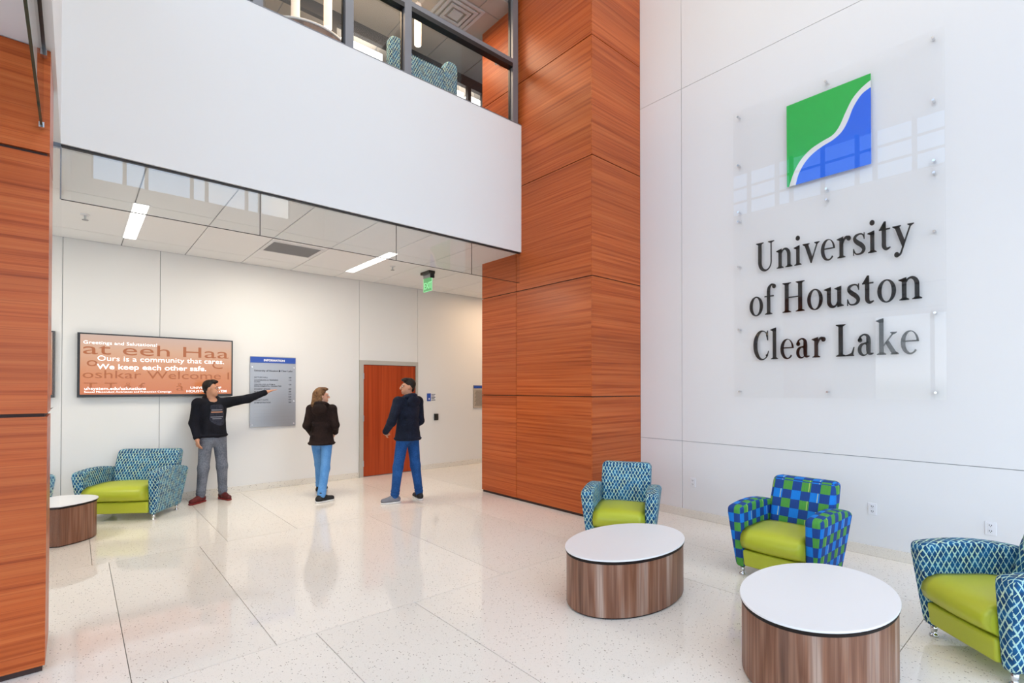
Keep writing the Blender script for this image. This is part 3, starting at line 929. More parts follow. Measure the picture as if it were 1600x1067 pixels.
cg = curve2([(1.0, .925), (.90, .875), (.80, .79), (.72, .66), (.65, .53), (.57, .455), (.44, .42), (.30, .37), (.18, .28), (.09, .15), (.03, .0)])
cb = curve2([(1.0, .845), (.90, .80), (.81, .69), (.75, .56), (.68, .46), (.58, .40), (.46, .365), (.34, .315), (.24, .24), (.16, .13), (.115, .0)])
emblem('emblem_green', [(em(u, v), em(u, 1)) for u, v in cg]+[(em(0, 0), em(0, 1))], M['green_acrylic'])
emblem('emblem_swoosh', [(em(*a), em(*c)) for a, c in zip(cg, cb)], M['laminate'], PX+0.0105, PX+0.0185)
emblem('emblem_blue', [(em(u, 0), em(u, max(v, 0.001))) for u, v in cb], M['blue_acrylic'])
for z0, z1 in ((1.535, 3.640), (3.652, 4.885)):
    bm = bmesh.new(); add_box(bm, PX, 0.857, z0, PX+0.009, 2.772, z1)
    from_bm('glass_plate', bm, M['sign_glass'], sign)
spots = [(2.715, 4.82), (1.80, 4.82), (0.935, 4.82), (0.935, 4.25), (2.715, 4.25), (2.715, 3.70), (1.80, 3.70), (0.935, 3.70),
         (2.715, 3.59), (1.80, 3.59), (0.935, 3.59), (2.715, 3.06), (0.935, 3.06), (2.715, 2.32), (0.935, 2.32), (2.715, 1.60), (1.80, 1.60), (0.935, 1.60)]
for y, z in spots:
    bm = bmesh.new(); add_tube(bm, (PX-0.012, y, z), (-0.0005, y, z), 0.011, 12)
    from_bm('standoff', bm, M['chrome'], sign)

# ------------------------------------------------------------------ outlets on the right wall
for y, z, lab in ((3.328, 0.448, 'white wall outlet nearest the wood column'), (1.430, 0.458, 'white wall outlet right of the check armchair'), (0.587, 0.445, 'white wall outlet above the rightmost armchair')):
    o = thing('wall_outlet', lab, 'outlet', (WX, y, z))
    box('cover_plate', -0.007, -0.036, -0.058, -0.0005, 0.036, 0.058, M['plate'], o, 0.003)
    for s_ in (-1, 1):
        k = box('socket', -0.010, -0.017, s_*0.024-0.017, -0.0075, 0.017, s_*0.024+0.017, M['plate'], o, 0.002)
        for yy in (-0.007, 0.007):
            box('slot', -0.0105, yy-0.0022, s_*0.024-0.003, -0.0101, yy+0.0022, s_*0.024+0.009, M['black'], k)
        box('ground_slot', -0.0105, -0.0025, s_*0.024-0.011, -0.0101, 0.0025, s_*0.024-0.006, M['black'], k)

# ------------------------------------------------------------------ television on the far wall
TY = D2-0.075
tv = thing('television', 'wide wall television with orange message screen above the left armchair', 'television', (0, TY, 0))
TX0, TX1, TZ0, TZ1 = 0.014, 1.838, 1.515, 2.370
box('housing', TX0, 0.006, TZ0, TX1, 0.074, TZ1, M['black'], tv, 0.004)
bm = bmesh.new()
add_box(bm, TX0, -0.006, TZ0, TX0+0.028, 0.0055, TZ1); add_box(bm, TX1-0.018, -0.006, TZ0, TX1, 0.0055, TZ1)
add_box(bm, TX0+0.028, -0.006, TZ1-0.018, TX1-0.018, 0.0055, TZ1); add_box(bm, TX0+0.028, -0.006, TZ0, TX1-0.018, 0.0055, TZ0+0.035)
from_bm('bezel', bm, M['black'], tv)
box('screen', TX0+0.028, -0.001, TZ0+0.035, TX1-0.018, 0.0055, TZ1-0.018, M['screen'], tv)
def tv_ghost(body, x, z, h, w):
    me = text_mesh(body, h); k = w/max(max(v.co.x for v in me.vertices), 1e-3); bpy.data.meshes.remove(me)
    for i, ch in enumerate(body):
        if ch == ' ':
            continue
        m2 = text_mesh(body[:i]+'.', h); m1 = text_mesh('.', h)
        x_ = (max(v.co.x for v in m2.vertices)-max(v.co.x for v in m1.vertices))*k if i else 0.0
        bpy.data.meshes.remove(m2); bpy.data.meshes.remove(m1)
        me = text_mesh(ch, h)
        for v in me.vertices:
            v.co.x *= k
        me.transform(Matrix.Translation((x+x_, -0.0022, z)) @ Matrix.Rotation(PI/2, 4, 'X'))
        me.materials.clear(); link('ghost_letter', me, M['ghost_text'], tv)
for body, x, z, h, w in (('at eeh Haa', 0.06, 2.09, 0.22, 1.72), ('o', 0.10, 1.93, 0.17, 0.12), ('C', 1.55, 1.93, 0.17, 0.15), ('oshkar Welcome I', 0.06, 1.77, 0.155, 1.73),
                         ('T T å f', 0.08, 1.60, 0.16, 0.66), ('å', 1.10, 1.60, 0.16, 0.10)):
    tv_ghost(body, x, z, h, w)
for body, x, z, h, w, bo in (('Greetings and Salutations!', 0.07, 2.225, 0.062, 0.80, 0.0), ('Ours is a community that cares.', 0.215, 2.005, 0.10, 1.50, 0.0), ('We keep each other safe.', 0.215, 1.893, 0.10, 1.27, 0.0012),
                             ('uhsystem.edu/salutations', 0.085, 1.612, 0.058, 0.66, 0.0002), ('Sexual Misconduct Awareness and Prevention Campaign', 0.085, 1.573, 0.036, 0.96, 0.0),
                             ('UNIVERSITY OF', 1.28, 1.625, 0.05, 0.40, 0.0003), ('HOUSTON SYSTEM', 1.23, 1.575, 0.05, 0.52, 0.0003)):
    wall_text('message_lettering', body, x, -0.0034, z, h, M['screen_text'], tv, bo, 'LEFT', w)['kind'] = 'stuff'

# ------------------------------------------------------------------ information board and small wall signs
ib = thing('information_board', 'brushed metal directory board with blue header on the far wall', 'sign', (2.095, D2-0.03, 0))
box('metal_plate', 0, 0, 1.010, 0.700, 0.008, 2.148, M['sign_silver'], ib, 0.002)
box('header', 0.004, -0.006, 2.045, 0.694, -0.0004, 2.138, M['navy_panel'], ib)
wall_text('header_lettering', 'INFORMATION', 0.20, -0.0070, 2.072, 0.045, M['white_text'], ib, 0.002, 'LEFT', 0.32)
wall_text('title_lettering', 'University of Houston', 0.06, -0.0008, 1.905, 0.040, M['sign_text'], ib, 0.0006, 'LEFT', 0.36)
box('emblem', 0.432, -0.0016, 1.902, 0.455, -0.0004, 1.930, M['sign_text'], ib)
wall_text('title_lettering', 'Clear Lake', 0.465, -0.0008, 1.905, 0.040, M['sign_text'], ib, 0.0006, 'LEFT', 0.18)
lst = [('LECTURE HALL', '100'), ('COUNSELING & TRAINING', '110'), ('CLINIC', ''), ('CENTER FOR AUTISM &', '120'), ('DEVELOPMENTAL DISABILITIES', ''), ('STUDENT SPACES', '200'), ('NURSING', '205'), ('CLASSROOMS', '210'), ('LABS', '230'), ('FACULTY SUITE', '250'), ('ADMINISTRATION', '260')]
zz = 1.80
for i, (a, n_) in enumerate(lst):
    wall_text('list_lettering', a, 0.06, -0.0008, zz, 0.030, M['sign_text'], ib, 0.0004)
    if n_:
        wall_text('list_lettering', n_, 0.63, -0.0008, zz, 0.030, M['sign_text'], ib, 0.0006, 'RIGHT')
    zz -= 0.028 if (i+1 < len(lst) and not lst[i+1][1]) else 0.044
for i in range(5):
    box('row_line', 0.06, -0.0010, 1.34-i*0.058, 0.66, -0.0004, 1.342-i*0.058, M['vent'], ib)
for x, z in ((0.03, 1.975), (0.67, 1.975), (0.67, 1.42), (0.03, 1.05), (0.67, 1.05)):
    bm = bmesh.new(); add_tube(bm, (x, -0.010, z), (x, 0.0295, z), 0.011, 12); from_bm('standoff', bm, M['plate'], ib)

rs = thing('room_sign', 'small blue and white room sign right of the door', 'sign', (5.36, D2-0.012, 1.375))
box('blue_half', 0, 0, 0, 0.085, 0.0115, 0.155, M['navy_panel'], rs, 0.001)
box('white_half', 0.0855, 0, 0, 0.20, 0.0115, 0.155, M['plate'], rs, 0.001)
for i in range(5):
    box('text_bar', 0.095, -0.001, 0.012+i*0.029, 0.19-(i % 2)*0.02, -0.0003, 0.026+i*0.029, M['sign_text'], rs)
box('pictogram', 0.03, -0.001, 0.03, 0.055, -0.0003, 0.06, M['white_text'], rs)
cr_ = thing('card_reader', 'black card reader on the far wall right of the door', 'card reader', (5.570, D2-0.03, 1.05))
box('reader_body', -0.047, 0, -0.065, 0.047, 0.0295, 0.065, M['black'], cr_, 0.006)
box('reader_face', -0.012, -0.003, -0.055, 0.012, -0.0003, 0.055, M['dark_alu'], cr_)
pq = thing('wall_plaque', 'beige lettered plaque with blue header, partly behind the wood column', 'sign', (6.512, D2-0.02, 1.21))
box('plaque_plate', 0, 0, 0, 0.36, 0.0195, 0.487, plain('plaque_beige', srgb(176, 164, 150), 0.5), pq, 0.001)
box('header', 0.004, -0.004, 0.425, 0.356, -0.0003, 0.482, M['navy_panel'], pq)
for i in range(12):
    box('text_bar', 0.03+(0.015*(i % 3)), -0.001, 0.05+i*0.028, 0.33-(0.02*(i % 2)), -0.0003, 0.058+i*0.028, M['dark_alu'], pq)


# ------------------------------------------------------------------ upholstered armchairs
def box_uv(me, off=(0.0, 0.0)):
    uv = me.uv_layers.new(name='UVMap')
    for p in me.polygons:
        n = p.normal
        ax = max(range(3), key=lambda i: abs(n[i])*(0.9 if i == 2 else 1))
        for li in p.loop_indices:
            c = me.vertices[me.loops[li].vertex_index].co
            if ax == 0:
                q = (c.y, c.z)
            elif ax == 1:
                q = (c.x, c.z)
            else:
                q = (c.x, c.y)
            uv.data[li].uv = (q[0]+off[0], q[1]+off[1])


def soft_block(name, sections, bevel, mat, parent, seg=4, uv=True, bulge=None):
    """sections: list of 4-corner loops, lofted bottom to top, all edges rounded"""
    bm = bmesh.new()
    loops = [[bm.verts.new(v) for v in s_] for s_ in sections]
    bm.faces.new(loops[0][::-1]); bm.faces.new(loops[-1])
    for a, c in zip(loops, loops[1:]):
        n = len(a)
        for i in range(n):
            bm.faces.new((a[i], a[(i+1) % n], c[(i+1) % n], c[i]))
    bmesh.ops.recalc_face_normals(bm, faces=bm.faces[:])
    ed = [e for e in bm.edges if len(e.link_faces) == 2 and e.calc_face_angle(0) > math.radians(28)]
    bmesh.ops.bevel(bm, geom=ed, offset=bevel, segments=seg, profile=0.5, affect='EDGES', clamp_overlap=True)
    if bulge:
        bulge(bm)
    me = bpy.data.meshes.new(name); bm.to_mesh(me); bm.free()
    for p in me.polygons:
        p.use_smooth = True
    if uv:
        box_uv(me)
    o = link(name, me, mat, parent)
    w = o.modifiers.new('normals', 'WEIGHTED_NORMAL'); w.keep_sharp = False
    return o


def make_armchair(label, fabric, x, y, rz, e=0.0, group='club armchairs'):
    t_ = thing('armchair', label, 'armchair', (x, y, 0), rz, group)
    wt, wb_, tt, tb = 0.378+e, 0.322+e, 0.125, 0.082
    zb = 0.072
    for s_ in (-1, 1):
        def prof(yy, z, f):       # a horizontal pair outer/inner at height fraction f
            xo = wb_+(wt-wb_)*f; th = tb+(tt-tb)*f
            return (s_*xo, yy, z), (s_*(xo-th), yy, z)
        secs = []
        for z, yf, yr, f in ((zb, -0.335, 0.285, 0.0), (0.24, -0.352, 0.315, 0.38), (0.42, -0.368, 0.345, 0.76), (0.535, -0.378, 0.365, 1.0)):
            a, b_ = prof(yf, z, f); c, d = prof(yr, z, f)
            secs.append([a, c, d, b_])
        # crowned top
        a, b_ = prof(-0.378, 0.605, 1.0); c, d = prof(0.362, 0.57, 1.0)
        secs.append([a, c, d, b_])
        bm = bmesh.new()
        # loft with extra points along the length so the top edge arches
        nY = 7
        loops = []
        for si, s4 in enumerate(secs):
            a, c, d, b_ = [Vector(v) for v in s4]
            arch = 0.042 if si == len(secs)-1 else 0.0
            out_ = []; in_ = []
            for i in range(nY+1):
                f = i/nY
                up_ = Vector((0, 0, arch*4*f*(1-f)))
                out_.append(a.lerp(c, f)+up_); in_.append(b_.lerp(d, f)+up_)
            loops.append([bm.verts.new(v) for v in out_+in_[::-1]])
        n = len(loops[0])
        for a, c in zip(loops, loops[1:]):
            for i in range(n):
                bm.faces.new((a[i], a[(i+1) % n], c[(i+1) % n], c[i]))
        for L in (loops[0], loops[-1]):
            for i in range(nY):
                bm.faces.new((L[i], L[i+1], L[n-2-i], L[n-1-i]))
        bmesh.ops.recalc_face_normals(bm, faces=bm.faces[:])
        ed = [e_ for e_ in bm.edges if len(e_.link_faces) == 2 and e_.calc_face_angle(0) > math.radians(35)]
        bmesh.ops.bevel(bm, geom=ed, offset=0.034, segments=4, profile=0.5, affect='EDGES', clamp_overlap=True)
        me = bpy.data.meshes.new('armrest'); bm.to_mesh(me); bm.free()
        for p in me.polygons:
            p.use_smooth = True
        box_uv(me)
        o = link('armrest', me, fabric, t_)
        w_ = o.modifiers.new('normals', 'WEIGHTED_NORMAL')
    bw = 0.268+e
    wi = wt-tt+0.004
    soft_block('backrest', [[(-wi+0.02, 0.10, 0.15), (wi-0.02, 0.10, 0.15), (wi-0.02, 0.31, 0.15), (-wi+0.02, 0.31, 0.15)],
                            [(-wi+0.005, 0.155, 0.42), (wi-0.005, 0.155, 0.42), (wi-0.005, 0.375, 0.42), (-wi+0.005, 0.375, 0.42)],
                            [(-bw, 0.225, 0.62), (bw, 0.225, 0.62), (bw, 0.425, 0.62), (-bw, 0.425, 0.62)],
                            [(-bw, 0.305, 0.815), (bw, 0.305, 0.815), (bw, 0.475, 0.805), (-bw, 0.475, 0.805)]], 0.048, fabric, t_)

    def dome(bm):
        for v in bm.verts:
            if v.co.z > 0.33:
                fx = max(0.0, 1-(v.co.x/(wi))**2); fy = max(0.0, 1-((v.co.y+0.1)/0.30)**2)
                v.co.z += 0.028*fx*fy
            if v.co.y < -0.30:
                v.co.y -= 0.022*max(0.0, 1-(v.co.x/wi)**2)
    ws_ = wi-0.004
    bm = bmesh.new()
    # seat cushion, its front edge generously rolled
    n = 8
    prof_ = [(0.16, 0.245), (-0.33, 0.245), (-0.372, 0.275), (-0.388, 0.32), (-0.378, 0.365), (-0.345, 0.40), (-0.29, 0.42), (0.0, 0.425), (0.16, 0.415)]
    L = []
    for i in range(n+1):
        xx = -ws_+2*ws_*i/n
        L.append([bm.verts.new((xx, yy, z_)) for yy, z_ in prof_])
    for a, c in zip(L, L[1:]):
        for i in range(len(prof_)):
            j = (i+1) % len(prof_)
            bm.faces.new((a[i], a[j], c[j], c[i]))
    bm.faces.new(L[0]); bm.faces.new(L[-1][::-1])
    bmesh.ops.recalc_face_normals(bm, faces=bm.faces[:])
    dome(bm)
    from_bm('seat_cushion', bm, M['lime'], t_, True)
    o = t_.children[-1]; o.modifiers.new('normals', 'WEIGHTED_NORMAL')
    lo = wb_-tb+0.004
    soft_block('seat_apron', [[(-lo, -0.345, 0.095), (lo, -0.345, 0.095), (lo, 0.1, 0.095), (-lo, 0.1, 0.095)],
                              [(-lo-0.006, -0.362, 0.238), (lo+0.006, -0.362, 0.238), (lo+0.006, 0.1, 0.238), (-lo-0.006, 0.1, 0.238)]], 0.02, M['lime'], t_, 3, False)
    for sx_ in (-1, 1):
        for yy in (-0.285, 0.235):
            bm = bmesh.new()
            add_lathe(bm, [(0.024, 0.0), (0.026, 0.010), (0.017, 0.014), (0.015, 0.035), (0.019, 0.040), (0.019, 0.0735)], 16, sx_*(wb_-tb/2), yy)
            from_bm('leg', bm, M['chrome'], t_, True)
    return t_

make_armchair('blue trellis armchair with lime seat in front of the wood column', M['trellis'], 4.372, 3.262, math.radians(-60.0))
make_armchair('blue and green check armchair with lime seat, behind the nearest drum table', M['check'], 4.742, 1.758, math.radians(-90.8))
make_armchair('blue trellis armchair cut off by the right edge of the photo', M['trellis'], 4.330, 0.307, math.radians(-133.4))
make_armchair('blue trellis armchair with wide lime seat below the television', M['trellis'], 0.577, 8.13, math.radians(-34.2), 0.116)


# ------------------------------------------------------------------ oval drum tables
def drum_table(label, x, y, rz, h=0.425, a=0.597, b_=0.388):
    t_ = thing('drum_table', label, 'table', (x, y, 0), rz, 'oval drum tables')
    n = 72
    bm = bmesh.new(); add_lathe(bm, [(0.975, 0.012), (0.975, h-0.034)], n, 0, 0, a, b_); o = from_bm('drum', bm, M['walnut'], t_, True)
    o.data.set_sharp_from_angle(angle=math.radians(40))
    bm = bmesh.new(); add_lathe(bm, [(0.95, 0.0), (0.95, 0.0115)], n, 0, 0, a, b_); from_bm('plinth', bm, M['edge'], t_)
    bm = bmesh.new(); add_lathe(bm, [(0.985, h-0.0335), (0.995, h-0.020), (0.998, h-0.0115)], n, 0, 0, a, b_); from_bm('edge_band', bm, M['edge'], t_)
    bm = bmesh.new(); add_lathe(bm, [(0.998, h-0.011), (1.0, h-0.004), (0.996, h)], n, 0, 0, a, b_); from_bm('tabletop', bm, M['laminate'], t_)
drum_table('white-topped walnut drum table in front of the trellis armchair by the column', 3.352, 2.468, 0.03, 0.423)
drum_table('white-topped walnut drum table nearest the viewer, cut by the bottom edge', 3.355, 1.087, 0.035, 0.427)
drum_table('white-topped walnut drum table beside the left wood pier', -0.391, 7.287, 0.068, 0.425)


# ------------------------------------------------------------------ high-backed settee upstairs
st = thing('settee', 'high-backed trellis settee seen from behind, upstairs behind the glazing', 'settee', (3.83, 6.42, 5.05))
def shell(name, x0, x1, z0, z1, rl, rr, y0=-0.04, y1=0.06):
    out_ = [(x0, z0), (x1, z0)]
    out_ += [(x1-rr+rr*math.cos(math.radians(a)), z1-rr+rr*math.sin(math.radians(a))) for a in range(0, 91, 15)]
    out_ += [(x0+rl+rl*math.cos(math.radians(a)), z1-rl+rl*math.sin(math.radians(a))) for a in range(90, 181, 15)]
    bm = bmesh.new()
    A = [bm.verts.new((x, y0, z)) for x, z in out_]; B = [bm.verts.new((x, y1, z)) for x, z in out_]
    bm.faces.new(A); bm.faces.new(B[::-1])
    for i in range(len(A)):
        bm.faces.new((A[i], B[i], B[(i+1) % len(A)], A[(i+1) % len(A)]))
    bmesh.ops.recalc_face_normals(bm, faces=bm.faces[:])
    bmesh.ops.bevel(bm, geom=[e for e in bm.edges if e.calc_face_angle(0) > 1.2 and abs(e.verts[0].co.y-e.verts[1].co.y) < 1e-5], offset=0.022, segments=3, profile=0.5, affect='EDGES')
    me = bpy.data.meshes.new(name); bm.to_mesh(me); bm.free()
    box_uv(me)
    o = link(name, me, M['trellis'], st)
    return o
shell('backrest', -0.30, 0.34, 0.12, 1.40, 0.002, 0.002)
shell('wing', -0.56, -0.301, 0.12, 1.525, 0.09, 0.10, -0.05, 0.07)
shell('wing', 0.341, 0.58, 0.12, 1.555, 0.12, 0.07, -0.05, 0.07)
box('seat', -0.54, 0.072, 0.12, 0.56, 0.62, 0.45, M['trellis'], st, 0.03)
for x in (-0.5, 0.5):
    for y in (0.02, 0.55):
        bm = bmesh.new(); add_lathe(bm, [(0.02, 0), (0.02, 0.1195)], 12, x, y); from_bm('leg', bm, M['steel'], st)


# ------------------------------------------------------------------ people: one smooth surface each, from blended tapered limbs
def field_mesh(name, prims, mat, parent, vox=0.011, k=0.03, subs=(), planes=(), keep=None, clip_z=None, clip_n=0):
    lo = np.array([1e9]*3); hi = -lo
    for p in prims:
        if p[0] == 'cap':
            r = max(p[3], p[4])+0.05
            for q in (p[1], p[2]):
                lo = np.minimum(lo, np.array(q)-r); hi = np.maximum(hi, np.array(q)+r)
        else:
            r = np.array(p[2])+0.05
            lo = np.minimum(lo, np.array(p[1])-r); hi = np.maximum(hi, np.array(p[1])+r)
    n = np.ceil((hi-lo)/vox).astype(int)+1
    ax = [lo[i]+vox*np.arange(n[i]) for i in range(3)]
    D = np.full(n, 1.0, dtype=np.float32)

    def ev(p, sl):
        X = ax[0][sl[0]][:, None, None]; Y = ax[1][sl[1]][None, :, None]; Z = ax[2][sl[2]][None, None, :]
        if p[0] == 'cap':
            a, b_, r0, r1 = np.array(p[1], float), np.array(p[2], float), p[3], p[4]
            f = p[5] if len(p) > 5 else 1.0
            ba = b_-a; ba[1] /= f
            px, py_, pz = X-a[0], (Y-a[1])/f, Z-a[2]
            h = np.clip((px*ba[0]+py_*ba[1]+pz*ba[2])/max(ba@ba, 1e-9), 0, 1)
            d = np.sqrt((px-ba[0]*h)**2+(py_-ba[1]*h)**2+(pz-ba[2]*h)**2)-(r0+(r1-r0)*h)
            return d*min(1.0, f*1.15)
        c, r = np.array(p[1], float), np.array(p[2], float)
        q = ((X-c[0])/r[0])**2+((Y-c[1])/r[1])**2+((Z-c[2])/r[2])**2
        q2 = ((X-c[0])/r[0]**2)**2+((Y-c[1])/r[1]**2)**2+((Z-c[2])/r[2]**2)**2
        k0 = np.sqrt(q); k1 = np.sqrt(q2)+1e-9
        return k0*(k0-1)/k1

    def bounds(p, mg):
        if p[0] == 'cap':
            r = max(p[3], p[4])+mg
            l_ = np.minimum(p[1], p[2])-r; h_ = np.maximum(p[1], p[2])+r
        else:
            l_ = np.array(p[1])-np.array(p[2])-mg; h_ = np.array(p[1])+np.array(p[2])+mg
        i0 = np.clip(np.floor((l_-lo)/vox).astype(int), 0, n-1); i1 = np.clip(np.ceil((h_-lo)/vox).astype(int)+1, 1, n)
        return tuple(slice(a, b_) for a, b_ in zip(i0, i1))
    for pi_, p in enumerate(prims):
        if clip_z is not None and pi_ == clip_n:
            D = np.maximum(D, (clip_z-ax[2])[None, None, :].astype(np.float32))
        kk = p[6] if len(p) > 6 else k
        sl = bounds(p, kk+2*vox)
        d = ev(p, sl).astype(np.float32); o = D[sl]
        h = np.clip(0.5+0.5*(o-d)/kk, 0, 1)
        D[sl] = o*(1-h)+d*h-kk*h*(1-h)
    for p in subs:
        sl = bounds(p, 0.04)
        d = -ev(p, sl).astype(np.float32); o = D[sl]; kk = 0.012
        h = np.clip(0.5-0.5*(o-d)/kk, 0, 1)
        D[sl] = o*(1-h)+d*h+kk*h*(1-h)
    for pt, nn in planes:
        d = ((ax[0]-pt[0])*nn[0])[:, None, None]+((ax[1]-pt[1])*nn[1])[None, :, None]+((ax[2]-pt[2])*nn[2])[None, None, :]
        D = np.maximum(D, d.astype(np.float32))
    # surface nets
    S = D < 0
    c8 = [(i, j, l) for i in (0, 1) for j in (0, 1) for l in (0, 1)]
    sh = tuple(n-1)
    cnt = np.zeros(sh, np.int8)
    for c in c8:
        cnt += S[c[0]:c[0]+sh[0], c[1]:c[1]+sh[1], c[2]:c[2]+sh[2]]
    act = (cnt > 0) & (cnt < 8)
    idx = -np.ones(sh, np.int64); ii = np.argwhere(act); idx[act] = np.arange(len(ii))
    acc = np.zeros((len(ii), 3)); num = np.zeros(len(ii))
    for a in range(8):
        for b_ in range(a+1, 8):
            A, B = c8[a], c8[b_]
            if sum(abs(x-y) for x, y in zip(A, B)) != 1:
                continue
            da = D[ii[:, 0]+A[0], ii[:, 1]+A[1], ii[:, 2]+A[2]]; db = D[ii[:, 0]+B[0], ii[:, 1]+B[1], ii[:, 2]+B[2]]
            cr_m = (da < 0) != (db < 0)
            tt = np.where(cr_m, da/np.where(cr_m, da-db, 1), 0)
            P = np.array(A)[None]+(np.array(B)-np.array(A))[None]*tt[:, None]
            acc += P*cr_m[:, None]; num += cr_m
    V = lo+(ii+acc/num[:, None])*vox
    Fq = []
    for axis in range(3):
        u, v = (axis+1) % 3, (axis+2) % 3
        s0 = [slice(1, sh[i]) for i in range(3)]
        s0[axis] = slice(0, sh[axis])
        a = S[tuple(s0)]
        s1 = list(s0); s1[axis] = slice(1, sh[axis]+1)
        b_ = S[tuple(s1)]
        w = np.argwhere(a != b_)
        off = np.array([1, 1, 1]); off[axis] = 0
        w = w+off
        fl = S[w[:, 0], w[:, 1], w[:, 2]]
        def at_(du, dv):
            q = w.copy(); q[:, u] -= du; q[:, v] -= dv
            return idx[q[:, 0], q[:, 1], q[:, 2]]
        quad = np.stack([at_(1, 1), at_(0, 1), at_(0, 0), at_(1, 0)], 1)
        quad[~fl] = quad[~fl][:, ::-1]
        Fq.append(quad)
    Fq = np.concatenate(Fq); Fq = Fq[(Fq >= 0).all(1)]
    me = bpy.data.meshes.new(name)
    me.from_pydata(V.tolist(), [], Fq.tolist()); me.update()
    for p in me.polygons:
        p.use_smooth = True
    if not me.validate():
        pass
    return link(name, me, mat, parent)


def rotz(p, c, a):
    x, y = p[0]-c[0], p[1]-c[1]
    return (c[0]+x*math.cos(a)-y*math.sin(a), c[1]+x*math.sin(a)+y*math.cos(a), p[2])


def lerp3(a, b_, f):
    return tuple(a[i]+(b_[i]-a[i])*f for i in range(3))


def hand_prims(wr, tip, palm_n, spread=0.0, curl=0.0, thumb_side=1):
    """palm, four unequal fingers with a bend and a thumb from the palm's side; wr wrist, tip direction"""
    w = Vector(wr); d = (Vector(tip)-w).normalized(); nrm = Vector(palm_n)
    nrm = (nrm-d*nrm.dot(d)).normalized(); s_ = d.cross(nrm)*thumb_side
    P = []
    c0 = w; c1 = w+d*0.085
    P.append(('cap', tuple(w-d*0.02), tuple(w+d*0.02), 0.026, 0.027, 1.0, 0.02))
    for o_ in (-0.026, -0.009, 0.009, 0.026):
        P.append(('cap', tuple(w+d*0.015+s_*o_*0.7), tuple(c1+s_*o_), 0.016, 0.0125, 1.0, 0.012))
    for o_, L_ in ((0.028, 0.070), (0.0095, 0.080), (-0.0095, 0.074), (-0.028, 0.058)):
        b0 = c1+s_*o_
        dd = (d+s_*(o_*spread*12)).normalized()
        d1 = (dd*math.cos(curl)+nrm*math.sin(curl)); d2 = (dd*math.cos(curl*2.2)+nrm*math.sin(curl*2.2))
        k1 = b0+d1*L_*0.52; k2 = k1+d2*L_*0.48
        P.append(('cap', tuple(b0-d*0.01), tuple(k1), 0.0098, 0.0088, 1.0, 0.004)); P.append(('cap', tuple(k1), tuple(k2), 0.0088, 0.0072, 1.0, 0.004))
    t0 = w+d*0.025+s_*0.028; t1 = t0+d*0.035+s_*0.030; t2 = t1+d*0.032+s_*0.006+nrm*0.006
    P.append(('cap', tuple(t0), tuple(t1), 0.0135, 0.011, 1.0, 0.008)); P.append(('cap', tuple(t1), tuple(t2), 0.0105, 0.0085, 1.0, 0.004))
    return P


